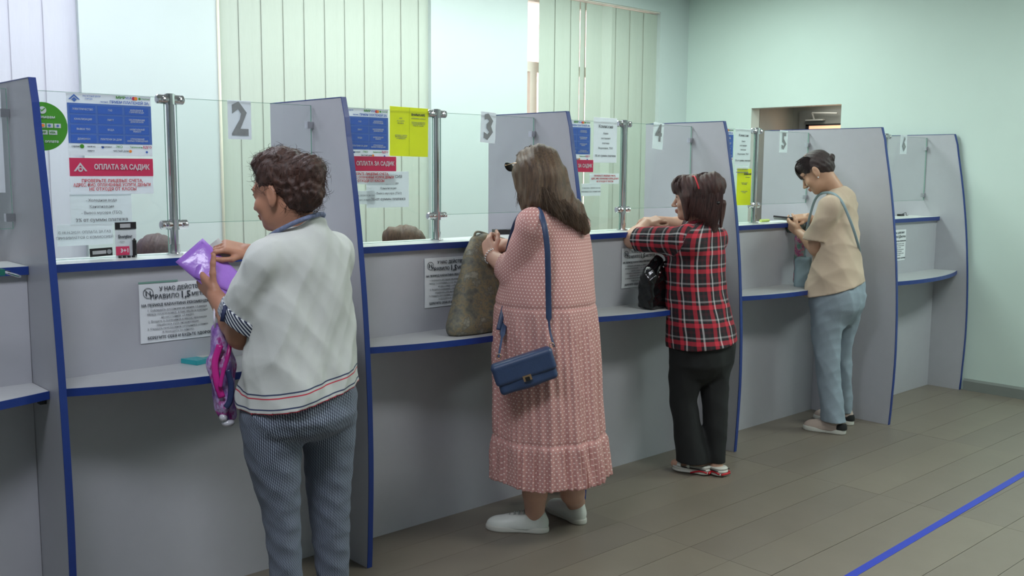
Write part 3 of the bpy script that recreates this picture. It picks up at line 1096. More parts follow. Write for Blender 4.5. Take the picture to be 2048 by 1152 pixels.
class Stack:
    """vertical loft: levels (z, cx, cy, a, b); 'ang' = direction of the a axis"""
    def __init__(s, lv, ang, k=.02, n=2.3, pat=None, uref=.16, caps=True):
        lv = sorted(lv)
        s.z = np.array([l[0] for l in lv]); s.cx = np.array([l[1] for l in lv]); s.cy = np.array([l[2] for l in lv])
        s.a = np.array([l[3] for l in lv]); s.b = np.array([l[4] for l in lv])
        # denser smooth resampling
        zz = np.linspace(s.z[0], s.z[-1], 60)
        def sm(v):
            w = np.interp(zz, s.z, v)
            w = np.convolve(np.pad(w, 3, mode='reflect', reflect_type='odd'), np.array([1, 2, 3, 4, 3, 2, 1]) / 16, 'valid')
            return w
        s.cx, s.cy, s.a, s.b = sm(s.cx), sm(s.cy), sm(s.a), sm(s.b)
        s.z = zz
        s.ang, s.k, s.n, s.pat, s.uref, s.caps = ang, k, n, pat, uref, caps
        R_ = s.a.max() + .03 + k
        s.lo = V3(s.cx.min() - R_, s.cy.min() - R_, s.z[0] - k - .015)
        s.hi = V3(s.cx.max() + R_, s.cy.max() + R_, s.z[-1] + k + .015)

    def loc(s, x, y, z):
        cx, cy = np.interp(z, s.z, s.cx), np.interp(z, s.z, s.cy)
        a, b = np.interp(z, s.z, s.a), np.interp(z, s.z, s.b)
        c, sn = math.cos(s.ang), math.sin(s.ang)
        px, py = x - cx, y - cy
        return (px * c + py * sn), (-px * sn + py * c), a, b

    def d(s, x, y, z):
        u, v, a, b = s.loc(x, y, z)
        k0 = (np.abs(u / a) ** s.n + np.abs(v / b) ** s.n) ** (1 / s.n) + 1e-6
        g = np.sqrt((u / a ** 2) ** 2 + (v / b ** 2) ** 2) + 1e-6
        k2 = np.sqrt((u / a) ** 2 + (v / b) ** 2) + 1e-6
        d = (k0 - 1) * np.minimum(k2 / g, 1.0)
        if s.caps:
            d = np.maximum(d, np.maximum(z - s.z[-1], s.z[0] - z))
        return d

    def uv(s, P):
        u, v, a, b = s.loc(P[:, 0], P[:, 1], P[:, 2])
        return np.stack([np.arctan2(u / a, -v / b) * s.uref, P[:, 2]], 1)


def smin(a, b, k):
    if k <= 0:
        return np.minimum(a, b)
    h = np.maximum(k - np.abs(a - b), 0) / k
    return np.minimum(a, b) - h * h * k * .25


def smax(a, b, k):
    return -smin(-a, -b, k)


class Field:
    def __init__(s, prims, h=.005, pad=.02, lo=None, hi=None):
        s.h = h
        s.lo = np.min([p.lo for p in prims], 0) if lo is None else np.asarray(lo, float)
        s.hi = np.max([p.hi for p in prims], 0) if hi is None else np.asarray(hi, float)
        s.n = np.ceil((s.hi - s.lo) / h).astype(int) + 1
        s.ax = [(s.lo[i] + h * np.arange(s.n[i])) for i in range(3)]
        s.V = np.full(s.n, .05, np.float32)
        s.prims = prims
        for p in prims:
            s.apply(p)

    def sub(s, p):
        i0 = np.clip(np.floor((p.lo - s.lo) / s.h).astype(int), 0, s.n)
        i1 = np.clip(np.ceil((p.hi - s.lo) / s.h).astype(int) + 1, 0, s.n)
        sl = tuple(slice(a, b) for a, b in zip(i0, i1))
        g = (s.ax[0][sl[0]][:, None, None], s.ax[1][sl[1]][None, :, None], s.ax[2][sl[2]][None, None, :])
        return sl, g

    def apply(s, p, op='u', k=None):
        sl, g = s.sub(p)
        if 0 in s.V[sl].shape:
            return s
        d = p.d(*g)
        k = p.k if k is None else k
        if op == 'u':
            s.V[sl] = smin(s.V[sl], d, k)
        else:
            s.V[sl] = smax(s.V[sl], -d, k)
        return s

    def cut(s, n, p, k=0):
        """keep the half space (x-p).n < 0"""
        n = nrm(n)
        g = s.grid()
        d = (g[0] - p[0]) * n[0] + (g[1] - p[1]) * n[1] + (g[2] - p[2]) * n[2]
        s.V = smax(s.V, d, k) if k else np.maximum(s.V, d)
        return s

    def grid(s):
        return (s.ax[0][:, None, None], s.ax[1][None, :, None], s.ax[2][None, None, :])

    def add(s, f):
        s.V = (s.V + f(*s.grid())).astype(np.float32)
        return s

    def extract(s):
        V = s.V
        V = V.copy()
        V[0] = V[-1] = .05; V[:, 0] = V[:, -1] = .05; V[:, :, 0] = V[:, :, -1] = .05
        S_ = V < 0
        c = np.zeros(np.array(V.shape) - 1, np.int8)
        for dx in (0, 1):
            for dy in (0, 1):
                for dz in (0, 1):
                    c += S_[dx:S_.shape[0] - 1 + dx, dy:S_.shape[1] - 1 + dy, dz:S_.shape[2] - 1 + dz]
        cells = np.argwhere((c > 0) & (c < 8))
        idm = np.full(c.shape, -1, np.int32)
        idm[cells[:, 0], cells[:, 1], cells[:, 2]] = np.arange(len(cells))
        acc = np.zeros((len(cells), 3)); cnt = np.zeros(len(cells))
        corners = [(i, j, k) for i in (0, 1) for j in (0, 1) for k in (0, 1)]
        for a in corners:
            for ax in range(3):
                if a[ax]:
                    continue
                b = list(a); b[ax] = 1
                va = V[cells[:, 0] + a[0], cells[:, 1] + a[1], cells[:, 2] + a[2]]
                vb = V[cells[:, 0] + b[0], cells[:, 1] + b[1], cells[:, 2] + b[2]]
                m = (va < 0) != (vb < 0)
                t = np.where(m, va / np.where(m, va - vb, 1), 0)
                p = np.tile(np.array(a, float), (len(cells), 1))
                p[:, ax] += t
                acc[m] += p[m]; cnt[m] += 1
        P = cells + acc / cnt[:, None]
        P = s.lo + P * s.h
        faces = []
        for ax in range(3):
            o1, o2 = [(1, 2), (2, 0), (0, 1)][ax]
            sl0 = [slice(1, -1)] * 3; sl1 = [slice(1, -1)] * 3
            sl0[ax] = slice(0, -1); sl1[ax] = slice(1, None)
            A, B_ = S_[tuple(sl0)], S_[tuple(sl1)]
            e = np.argwhere(A != B_)
            if not len(e):
                continue
            e2 = e + 1
            e2[:, ax] -= 1
            q = []
            for d1, d2 in ((-1, -1), (0, -1), (0, 0), (-1, 0)):
                w = e2.copy(); w[:, o1] += d1; w[:, o2] += d2
                q.append(idm[w[:, 0], w[:, 1], w[:, 2]])
            q = np.stack(q, 1)
            inside = A[e[:, 0], e[:, 1], e[:, 2]]
            q[~inside] = q[~inside][:, ::-1]
            faces.append(q)
        F = np.concatenate(faces)
        F = F[(F >= 0).all(1)]
        return P, F

    def mesh(s, name, mat, parent=None, label=None, pat=False, relax=1, post=None, extra=None):
        P, F = s.extract()
        for _ in range(relax):
            A = np.zeros_like(P); n = np.zeros(len(P))
            for a, b in ((0, 1), (1, 2), (2, 3), (3, 0)):
                for i, j in ((a, b), (b, a)):
                    for c in range(3):
                        A[:, c] += np.bincount(F[:, i], P[F[:, j], c], len(P))
                    n += np.bincount(F[:, i], minlength=len(P))
            A /= np.maximum(n, 1)[:, None]
            P = P * .45 + A * .55
        me = bpy.data.meshes.new(name)
        me.vertices.add(len(P)); me.vertices.foreach_set('co', P.astype(np.float32).ravel())
        me.loops.add(F.size); me.loops.foreach_set('vertex_index', F.astype(np.int32).ravel())
        me.polygons.add(len(F)); me.polygons.foreach_set('loop_start', np.arange(0, F.size, 4, dtype=np.int32))
        me.update(calc_edges=True)
        me.polygons.foreach_set('use_smooth', np.ones(len(F), bool))
        if pat:
            best = np.full(len(P), 9e9); UVs = np.zeros((len(P), 3), np.float32)
            for p in s.prims:
                if p.pat is False:
                    continue
                d = p.d(P[:, 0], P[:, 1], P[:, 2])
                if hasattr(p, 'pen'):
                    d = d + p.pen(P)
                m = d < best
                if m.any():
                    w = p.uv(P[m])
                    UVs[m, 0] = w[:, 0]; UVs[m, 1] = w[:, 1]
                    best[m] = d[m]
            if callable(pat):
                UVs[:, 2] = pat(P)
            at_ = me.attributes.new('pat', 'FLOAT_VECTOR', 'POINT')
            at_.data.foreach_set('vector', UVs.ravel())
        if extra is not None:
            e = me.attributes.new('tint', 'FLOAT', 'POINT')
            e.data.foreach_set('value', np.clip(extra(P), 0, 1).astype(np.float32))
        return link(name, me, mat, parent, label)


def folds(amp, seed, kx=18, kz=9, n=5):
    r = random.Random(seed)
    kx, kz, amp = kx * 2.6, kz * 2.0, amp * 1.15
    T = []
    for i in range(n):
        a = r.uniform(0, math.pi)
        T.append((math.cos(a) * kx * r.uniform(.6, 1.4), math.sin(a) * kx * r.uniform(.6, 1.4), kz * r.uniform(-1.2, 1.2), r.uniform(0, 6.3), r.uniform(.4, 1)))
    tot = sum(t[4] for t in T)

    def f(x, y, z):
        w = .5 * np.sin(7 * x + 5 * z + seed) + .5 * np.sin(6 * y - 8 * z + seed * 2)
        return amp * sum(t[4] * (1 - 2 * np.abs(np.sin(t[0] * x * .5 + t[1] * y * .5 + t[2] * z + t[3] + w))) for t in T) / tot * -1
    return f


class Person:
    def __init__(s, ax, ay, label, facing=90, h=None):
        s.A = V3(ax, ay, 0)
        c = np.array(CAM)
        v = s.A - c; v[2] = 0
        s.D = np.linalg.norm(v); s.v = v / s.D; s.r = V3(s.v[1], -s.v[0], 0)
        s.c = c
        s.root = thing('person', label, 'person', (ax, ay, 0))
        f = math.radians(facing)
        s.fwd = V3(math.cos(f), math.sin(f), 0); s.right = V3(s.fwd[1], -s.fwd[0], 0)
        s.yaw = math.atan2(s.right[1], s.right[0])
        s.cosp = abs(s.right @ s.r); s.sinp = abs(s.fwd @ s.r)

    def J(s, px, py, dep=0.):
        d = np.array(ray(px, py))
        return s.c + d * ((s.D + dep) / (d @ s.v))

    def lv(s, py, pl, pr, rho=.75, dep=0., pyr=None):
        """level of a vertical loft from its left and right outline pixels"""
        a = s.J(pl, py, dep); b = s.J(pr, py, dep)
        w = np.linalg.norm((b - a)[:2]) / 2
        c = (a + b) / 2
        q = w / math.sqrt(s.cosp ** 2 + (rho * s.sinp) ** 2)
        return (c[2], c[0], c[1], q, q * rho)

    def part(s, name, bm, mat, smooth=True, parent=None, label=None, bevel=0):
        return fin(name, bm, mat, parent or s.root, smooth, bevel, label)


def basis(fwd, up=(0, 0, 1)):
    f = nrm(fwd); r = nrm(np.cross(f, up)); u = np.cross(r, f)
    return r, f, u


def head_prims(c, fwd, k=1.0, up=(0, 0, 1)):
    """returns (add, subtract) primitives of a head centred between the ears at eye level"""
    r, f, u = basis(fwd, up)
    M = np.array([r, f, u])
    L = lambda x, y, z: np.asarray(c) + (r * x + f * y + u * z) * k
    E = lambda p, q, kk=.015: Ell(L(*p), np.array(q) * k, M, kk)
    add = [E((0, -.012, .035), (.073, .094, .083), .03), E((0, .022, -.035), (.058, .062, .075), .03),
           E((0, .030, -.072), (.047, .048, .036), .025), E((0, .066, -.092), (.021, .018, .016), .02),
           E((0, .072, .022), (.050, .018, .014), .02), E((.036, .058, -.030), (.024, .024, .022), .02), E((-.036, .058, -.030), (.024, .024, .022), .02),
           Cone(L(0, .082, .012), L(0, .106, -.030), .0065 * k, .0095 * k, .012), Ell(L(0, .108, -.033), np.array((.009, .009, .008)) * k, M, .006),
           E((.011, .096, -.037), (.007, .009, .007), .006), E((-.011, .096, -.037), (.007, .009, .007), .006),
           E((0, .0905, -.058), (.021, .010, .0058), .006), E((0, .0885, -.068), (.017, .010, .0068), .006),
           E((.030, .071, .003), (.0165, .014, .0125), .006), E((-.030, .071, .003), (.0165, .014, .0125), .006)]
    for sg in (1, -1):
        add += [Ell(L(sg * .077, -.012, -.008), np.array((.008, .018, .031)) * k, M, .006),
                Ell(L(sg * .075, -.006, -.032), np.array((.006, .010, .012)) * k, M, .006)]
    sub = [E((.030, .094, .006), (.018, .0085, .008), .008), E((-.030, .094, .006), (.018, .0085, .008), .008)]
    for sg in (1, -1):
        sub.append(Ell(L(sg * .088, -.008, -.004), np.array((.007, .009, .018)) * k, M, .004))
    return add, sub, L, (r, f, u)


def face_details(P, c, fwd, k=1.0, hair='hair_dark', sides=(1, -1), up=(0, 0, 1), earring=False):
    r, f, u = basis(fwd, up)
    L = lambda x, y, z: Vector(np.asarray(c) + (r * x + f * y + u * z) * k)
    Mr = Matrix((r, f, u)).transposed()
    for sg in sides:
        bm = B(); ball(bm, L(sg * .030, .0745, .0045), .0105 * k, 16, 10)
        e = P.part('eye', bm, 'eye_white')
        bm = B(); ball(bm, L(sg * .030, .0825, .0035), (.0045 * k, .003 * k, .0045 * k), 10, 6, Mr); P.part('iris', bm, 'iris', parent=e)
        bm = B()
        tube(bm, [L(sg * (.030 + t * .015), .086 - abs(t) * .006, .0105 - .006 * abs(t) ** 2) for t in np.linspace(-1, 1, 7)], [.0006, .0014, .0018, .002, .002, .0018, .0008], 5)
        P.part('eyelashes', bm, 'lash')
        bm = B()
        tube(bm, [L(sg * (.032 + t * .020), .0885 - .005 * (t * t) - (.008 if t > 0 else 0) * t, .0255 - .004 * t * t) for t in np.linspace(-1, 1, 7)], [.001, .002, .0024, .0026, .0024, .002, .001], 5)
        P.part('eyebrow', bm, 'lash')
        if earring:
            bm = B(); ball(bm, L(sg * .082, -.004, -.044), .005 * k, 10, 6)
            P.part('earring', bm, 'chrome')


def hand_prims(W_, d, n, thumb, curls=(.25, .3, .35, .4), k=1.0, spread=.04, tc=.3, bend=1.0, thumb_out=.8):
    """W_ wrist, d palm direction, n back-of-hand normal, thumb = lateral direction of the thumb; curls in radians per joint"""
    d = nrm(d); n = nrm(np.asarray(n) - d * (np.asarray(n) @ d)); l = nrm(np.cross(d, n)); l = l if l @ np.asarray(thumb, float) > 0 else -l
    out = [RBox(np.asarray(W_) + d * .047 * k, np.array((.036, .044, .0125)) * k, np.array([l, d, n]), .012 * k, .012),
           Ell(np.asarray(W_) + d * .03 * k + l * .022 * k - n * .006 * k, np.array((.016, .030, .014)) * k, np.array([l, d, n]), .012)]
    offs = (.028, .0095, -.0095, -.0275); Ls = (.070, .078, .073, .057); rs = (.0088, .009, .0085, .0076)
    for o, Lf, r0, cu in zip(offs, Ls, rs, curls):
        p = np.asarray(W_) + d * (.086 - abs(o) * .12) * k + l * o * k
        dr = nrm(d + l * (o * spread * 30))
        a = cu * .8
        for t, (fr_, rr) in enumerate(((.46, 1.0), (.30, .92), (.24, .82))):
            dv = nrm(dr * math.cos(a) - n * math.sin(a))
            q = p + dv * Lf * fr_ * k
            out.append(Cone(p, q, r0 * rr * k, r0 * (rr - .08) * k, .004))
            p = q; a += cu * bend
    p = np.asarray(W_) + d * .022 * k + l * .026 * k - n * .004 * k
    dv = nrm(d * .75 + l * thumb_out - n * .25)
    for fr_, rr in ((.042, .0115), (.033, .0100), (.026, .0090)):
        q = p + dv * fr_ * k
        out.append(Cone(p, q, rr * k, rr * .9 * k, .006))
        p = q; dv = nrm(dv + d * tc - l * tc * .8 - n * .1)
    return out


def shoe(P, heel, toe, mats, w=.048, hgt=.075, strap=False, label=None, sole_h=.026, laces=True, open_top=True, name='shoe'):
    """closed low shoe from the heel point to the toe point on the floor"""
    heel = np.array([heel[0], heel[1], 0.]); toe = np.array([toe[0], toe[1], 0.])
    L_ = np.linalg.norm(toe - heel); d = (toe - heel) / L_; r = V3(d[1], -d[0], 0); u = V3(0, 0, 1)
    at_ = lambda a, b, c: heel + d * (a * L_) + r * b + u * c
    M = np.array([r, d, u])
    up = [Ell(at_(.72, 0, .022), (w * .92, L_ * .28, hgt * .52), M, .02), Ell(at_(.17, 0, .035), (w * .70, L_ * .17, hgt * .62), M, .02),
          Ell(at_(.42, 0, .032), (w * .84, L_ * .30, hgt * .70), M, .02), Cone(at_(.13, 0, .05), at_(.16, 0, hgt + .004), w * .62, w * .60, .015),
          Cone(at_(.34, 0, .045), at_(.30, 0, hgt - .004), w * .62, w * .56, .015), Cone(at_(.36, 0, hgt * .52), at_(.66, 0, hgt * .34), w * .66, w * .66, .02)]
    F = Field(up, .0035)
    F.cut((0, 0, -1), (0, 0, sole_h * .55))
    F.cut(d * .12 + u, at_(.25, 0, hgt + .004))
    F.apply(Ell(at_(.235, 0, hgt + .012), (w * .50, L_ * .145, .030), M, .004), 'sub', .004)
    g = F.mesh(name, mats[0], P.root, label)
    so = [Ell(at_(.73, 0, .012), (w * 1.0, L_ * .285, .05), M, .02), Ell(at_(.17, 0, .012), (w * .80, L_ * .18, .05), M, .02), Ell(at_(.45, 0, .012), (w * .78, L_ * .30, .05), M, .02)]
    F = Field(so, .0035)
    F.cut((0, 0, 1), (0, 0, sole_h), .004).cut((0, 0, -1), (0, 0, .0005), .003)
    F.mesh('sole', mats[1], g)
    if laces:
        bm = B()
        for q in range(4):
            a = .40 + q * .075
            zc = hgt * (1.15, 1.10, 1.02, .92)[q]
            pts = [Vector(at_(a, s_ * w * .42, zc - abs(s_) ** 2 * .012)) for s_ in (-1, -.5, 0, .5, 1)]
            tube(bm, pts, .0024, 6)
            pts = [Vector(at_(a + .03 * s_, s_ * w * .38, zc + .001 - abs(s_) ** 2 * .012)) for s_ in (-1, 0, 1)]
            tube(bm, pts, .002, 6)
        fin('laces', bm, mats[2], g, True)
    return g, at_


def strands(P, name, curves, mat, r=.0012, parent=None, seg=3, label=None):
    V, F = [], []
    for pts, rr in curves:
        pts = np.asarray(pts)
        T = np.gradient(pts, axis=0); T /= (np.linalg.norm(T, axis=1)[:, None] + 1e-9)
        n = np.cross(T, [.31, .52, .79]); n /= (np.linalg.norm(n, axis=1)[:, None] + 1e-9)
        b = np.cross(T, n)
        N = len(pts); base = len(V)
        for i in range(N):
            q = rr * (1 - .75 * (i / (N - 1)) ** 3)
            for k in range(seg):
                a = 2 * math.pi * k / seg
                V.append(pts[i] + (n[i] * math.cos(a) + b[i] * math.sin(a)) * q)
        for i in range(N - 1):
            for k in range(seg):
                F.append((base + i * seg + k, base + i * seg + (k + 1) % seg, base + (i + 1) * seg + (k + 1) % seg, base + (i + 1) * seg + k))
    me = bpy.data.meshes.new(name)
    me.from_pydata([tuple(v) for v in V], [], F)
    me.polygons.foreach_set('use_smooth', [True] * len(F))
    return link(name, me, mat, parent or P.root, label)


def bez(P0, P1, P2, P3, n=9):
    t = np.linspace(0, 1, n)[:, None]
    return (1 - t) ** 3 * P0 + 3 * (1 - t) ** 2 * t * P1 + 3 * (1 - t) * t * t * P2 + t ** 3 * P3


# ---- figure materials
def skin(name, c, lip=(170, 96, 90)):
    m = NB(name, .5, c)
    nz = m.noise(22, 4)
    col = m.mix(nz, rgb(*[x * .95 for x in c]), rgb(*[min(255, x * 1.05) for x in c]))
    a = m.attr('tint')
    m.color(m.mix(a.outputs['Fac'], col, rgb(*lip)))
    m.b.inputs['Subsurface Weight'].default_value = .0
    m.bump(m.noise(160, 2), .08, .002)
    return m.m


def hairmat(name, c0, c1, rough=.58):
    m = NB(name, rough, c0)
    v = m.scaled(m.coord(), (90, 90, 12))
    nz = m.noise(1.6, 4, .65, v)
    lo = m.noise(9, 2)
    f = m.math('MULTIPLY_ADD', nz, 1.5, -.35)
    f = m.math('MULTIPLY_ADD', lo, .8, m.math('SUBTRACT', f, .35))
    f = m.math('MINIMUM', m.math('MAXIMUM', f, 0), 1)
    m.color(m.mix(f, rgb(*c0), rgb(*c1)))
    m.bump(nz, .5, .004)
    return m.m


def cloth(name, c, var=.05, bs=500, rough=.85):
    return plain(name, c, rough, var, 14, bump=.12, bscale=bs)


MAT['eye_white'] = plain('eye_white', (215, 212, 208), .25, .02)
MAT['iris'] = plain('dark_iris', (48, 34, 26), .2, .1)
MAT['lash'] = plain('dark_lashes', (34, 26, 24), .7, .1)
MAT['skin_a'] = skin('skin_tan', (176, 126, 102))
MAT['skin_b'] = skin('skin_fair', (200, 156, 136))
MAT['skin_c'] = skin('skin_warm', (198, 156, 134), (180, 90, 90))
MAT['skin_d'] = skin('skin_golden', (190, 148, 122), (170, 90, 86))
MAT['hair_a'] = hairmat('hair_chestnut', (34, 22, 21), (88, 57, 45))
MAT['hair_b'] = hairmat('hair_long_brown', (40, 29, 23), (116, 90, 66))
MAT['hair_c'] = hairmat('hair_dark_red_brown', (34, 22, 22), (84, 50, 44))
MAT['hair_d'] = hairmat('hair_nearly_black', (26, 20, 24), (66, 50, 48))


def patmat(name, fn, rough=.85, bump=None):
    m = NB(name, rough)
    a = m.attr('pat')
    sx = m.sep(a.outputs['Vector'])
    m.color(fn(m, sx[0], sx[1], sx[2]))
    m.bump(m.noise(400, 2), .12, .003)
    return m.m


def band(m, x, period, lo, hi, off=0.):
    """1 inside lo..hi of each period"""
    f = m.math('FRACT', m.math('MULTIPLY_ADD', x, 1 / period, off))
    return m.math('MULTIPLY', m.math('GREATER_THAN', f, lo), m.math('LESS_THAN', f, hi))


def rng(m, x, lo, hi):
    return m.math('MULTIPLY', m.math('GREATER_THAN', x, lo), m.math('LESS_THAN', x, hi))


def dots(m, u, v, w):
    p, q = .0150, .0125
    row = m.math('FLOOR', m.math('DIVIDE', v, q))
    par = m.math('MULTIPLY', m.math('MODULO', m.math('ABSOLUTE', row), 2), .5)
    fx = m.math('SUBTRACT', m.math('FRACT', m.math('ADD', m.math('DIVIDE', u, p), par)), .5)
    fy = m.math('SUBTRACT', m.math('FRACT', m.math('DIVIDE', v, q)), .5)
    dx = m.math('MULTIPLY', fx, p); dy = m.math('MULTIPLY', fy, q)
    r2 = m.math('ADD', m.math('MULTIPLY', dx, dx), m.math('MULTIPLY', dy, dy))
    dd = m.math('LESS_THAN', r2, .0027 ** 2)
    nz = m.noise(6, 3)
    base = m.mix(nz, rgb(184, 132, 128), rgb(204, 154, 148))
    return m.mix(dd, base, rgb(238, 214, 208))


def plaid(m, u, v, w):
    per = .088
    def prof(x, off, g_):
        red = band(m, x, per, .12, .36, off)
        wh = band(m, x, per, .50, .60, off)
        dr = band(m, x, per, .80, .94, off)
        c = m.mix(red, rgb(28, 27, 32), rgb(196, 42, 62))
        c = m.mix(wh, c, rgb(g_, g_, g_ + 2))
        return m.mix(dr, c, rgb(62, 28, 36))
    a = prof(u, .1, 206); b = prof(v, .35, 150)
    return m.mix(.5, a, b)


def herring(m, u, v, w):
    s1 = m.math('SINE', m.math('MULTIPLY', u, 2 * math.pi / .0078))
    zig = m.math('SINE', m.math('ADD', m.math('MULTIPLY', v, 2 * math.pi / .011), m.math('MULTIPLY', u, 2 * math.pi / .0156)))
    f = m.math('GREATER_THAN', m.math('ADD', s1, m.math('MULTIPLY', zig, .55)), .2)
    return m.mix(f, rgb(62, 68, 84), rgb(146, 156, 172))


def blouse(m, u, v, w):
    """w = height above the hem plane (or -1 - distance from a cuff edge, or 9 - for the rest)"""
    nz = m.noise(5, 4)
    c = m.mix(nz, rgb(190, 194, 190), rgb(204, 206, 202))
    red = m.math('MAXIMUM', rng(m, w, -.01, .005), rng(m, w, .046, .050))
    navy = m.math('MAXIMUM', rng(m, w, .013, .0175), rng(m, w, .057, .0615))
    c = m.mix(red, c, rgb(196, 58, 76))
    c = m.mix(navy, c, rgb(56, 66, 96))
    return c


def knit(m, u, v, w):
    f = m.math('GREATER_THAN', m.math('SINE', m.math('ADD', m.math('MULTIPLY', v, 2 * math.pi / .011), m.math('MULTIPLY', u, 2 * math.pi / .016))), .1)
    return m.mix(f, rgb(38, 46, 74), rgb(214, 218, 222))


MAT['dots'] = patmat('polka_dot_crepe', dots)
MAT['plaid'] = patmat('red_black_plaid', plaid)
MAT['herring'] = patmat('navy_white_knit_stripe', herring)
MAT['blouse'] = patmat('white_knit', blouse)
MAT['knit'] = patmat('navy_white_ribbing', knit)
MAT['black_cloth'] = cloth('black_trouser_cloth', (24, 26, 27))
MAT['beige'] = cloth('beige_cotton', (196, 176, 156), .04)
MAT['denim'] = plain('light_blue_denim', (140, 154, 166), .85, .10, 9, bump=.25, bscale=420, stretch=(1, 1, .45))
MAT['white_leather'] = plain('white_leather', (214, 218, 212), .45, .03)
MAT['white_rubber'] = plain('white_rubber', (196, 196, 188), .6, .04)
MAT['lace'] = plain('lace_cotton', (168, 172, 168), .8, .05)
MAT['red_rubber'] = plain('red_rubber', (190, 30, 44), .5, .05)
MAT['beige_suede'] = plain('beige_suede', (176, 160, 150), .85, .05)
MAT['navy_leather'] = plain('navy_leather', (48, 66, 100), .42, .08, 30, bump=.2, bscale=220)
MAT['gold'] = plain('gold_metal', (214, 176, 140), .25, .03, metal=1)


def leg(P, levels, d0, ankle, rho=1.05, uref=.11, k=.03):
    """one trouser leg from outline pixels; depth runs from d0 at the hip to the ankle's; returns loft and body cones"""
    d1 = float((ankle - P.A) @ P.v)
    ys = [l[0] for l in levels]
    lv = []
    for py, pl, pr_ in levels:
        t = (py - ys[0]) / (ys[-1] - ys[0])
        lv.append(P.lv(py, pl, pr_, rho, d0 + (d1 - d0) * t))
    st = Stack(lv, P.yaw, k, 2.1, uref=uref)
    c = [V3(l[1], l[2], l[0]) for l in lv]
    r = [l[3] for l in lv]
    cones = [Cone(c[i], c[i + 1], r[i] * .72, min(r[i + 1] * .72, .06 if i > 1 else .09), .02) for i in range(len(c) - 2)]
    low = c[-2] * .4 + c[-1] * .6
    cones.append(Cone(c[-2], ankle, .036, .032, .02))
    return st, cones, c
class Clip:
    """a primitive limited by half spaces given as (normal, point): keeps (x-p).n < 0"""
    def __init__(s, p, planes, k=None):
        s.p, s.pl = p, [(nrm(n), np.asarray(q, float)) for n, q in planes]
        s.lo, s.hi, s.k, s.pat = p.lo, p.hi, (p.k if k is None else k), p.pat
        s.uv = p.uv
        if hasattr(p, 'pen'):
            s.pen = p.pen

    def d(s, x, y, z):
        d = s.p.d(x, y, z)
        for n, q in s.pl:
            d = np.maximum(d, (x - q[0]) * n[0] + (y - q[1]) * n[1] + (z - q[2]) * n[2])
        return d


def plane3(a, b, c, down=True):
    n = nrm(np.cross(b - a, c - a))
    if (n[2] > 0) == down:
        n = -n
    return n, a


def arm(sh, el, wr, r=(.05, .045, .042, .027), k=.02):
    sh, el, wr = map(np.asarray, (sh, el, wr))
    mid = el + (wr - el) * .3
    return [Cone(sh, el, r[0], r[1], k), Cone(el, mid, r[1], r[2], k), Cone(mid, wr, r[2], r[3], k)]


def pillow(bm, c, bulge, thick=.002, n=8, off=None):
    """cushion shaped sheet between four corners (a b c d in order)"""
    c = [Vector(q) for q in c]
    nn = (c[1] - c[0]).cross(c[3] - c[0]).normalized()
    for sg in (1, -1):
        g = []
        for i in range(n + 1):
            row = []
            for j in range(n + 1):
                u, v = i / n, j / n
                p = c[0] * (1 - u) * (1 - v) + c[1] * u * (1 - v) + c[2] * u * v + c[3] * (1 - u) * v
                w = (16 * u * (1 - u) * v * (1 - v)) ** .6
                row.append(bm.verts.new(p + nn * sg * (thick + bulge * w + .0015 * math.sin(7 * u + 9 * v) * w)))
            g.append(row)
        for i in range(n):
            for j in range(n):
                f = (g[i][j], g[i + 1][j], g[i + 1][j + 1], g[i][j + 1])
                bm.faces.new(f if sg > 0 else f[::-1])
        if sg > 0:
            g0 = g
    N = n
    rim = lambda G: [G[i][0] for i in range(N)] + [G[N][j] for j in range(N)] + [G[i][N] for i in range(N, 0, -1)] + [G[0][j] for j in range(N, 0, -1)]
    a, b = rim(g0), rim(g)
    for i in range(len(a)):
        bm.faces.new((a[i], b[i], b[(i + 1) % len(a)], a[(i + 1) % len(a)]))
    return bm


def v3(*a):
    return [tuple(q) for q in a]


HR = .0040
# ================================================================== person in the white blouse
P = Person(-.42, -.55, 'person in white blouse and patterned trousers holding a purple folder', 92)
J = P.J
hc = J(566, 386, .0); hf = P.r * -.80 + P.v * .55 + V3(0, 0, -.16)
ha, hs, HL, hb = head_prims(hc, hf, 1.02)
shL, elL, wrL = J(533, 520, -.09), J(484, 668, .0), J(431, 592, .155)
shR, elR, wrR = J(668, 508, .09), J(640, 600, .24), J(497, 503, .27)
dl = J(398, 556, .215) - wrL
pr = ha + [Cone(HL(0, -.025, -.05), J(600, 462, .0), .056, .060, .03), Cone(J(604, 540, 0), J(600, 760, 0), .10, .12, .05),
           Cone(J(604, 490, 0), shL, .055, .050, .04), Cone(J(604, 490, 0), shR, .055, .05, .04)]
pr += arm(shL, elL, wrL, (.055, .047, .043, .028)) + arm(shR, elR, wrR)
pr += hand_prims(wrL, dl, -P.v * .75 - P.r * .35 - V3(0, 0, .45), P.r * .6 + V3(0, 0, 1), (.25, .3, .3, .35), 1.0, .05, .0, .8, 1.0)
dr = J(447, 492, .25) - wrR
pr += hand_prims(wrR, dr, V3(0, 0, 1) - P.v * .55, V3(0, 0, -.5) - P.v * .8, (.55, .7, .8, .9), .98, .02, .5, .9, .5)
anL, anR = J(574, 1225, -.06), J(664, 1195, .06)
for n_ in (anL, anR):
    n_[2] = .085
lgL, cL, _c = leg(P, [(825, 486, 612), (850, 482, 612), (900, 487, 604), (950, 501, 603), (1020, 523, 601), (1100, 535, 603), (1152, 540, 605), (1215, 546, 606)], -.05, anL)
lgR, cR, _c = leg(P, [(825, 600, 712), (850, 602, 712), (900, 606, 708), (950, 609, 704), (1020, 618, 701), (1100, 627, 699), (1152, 632, 697), (1195, 636, 695)], .05, anR)
pr += cL + cR
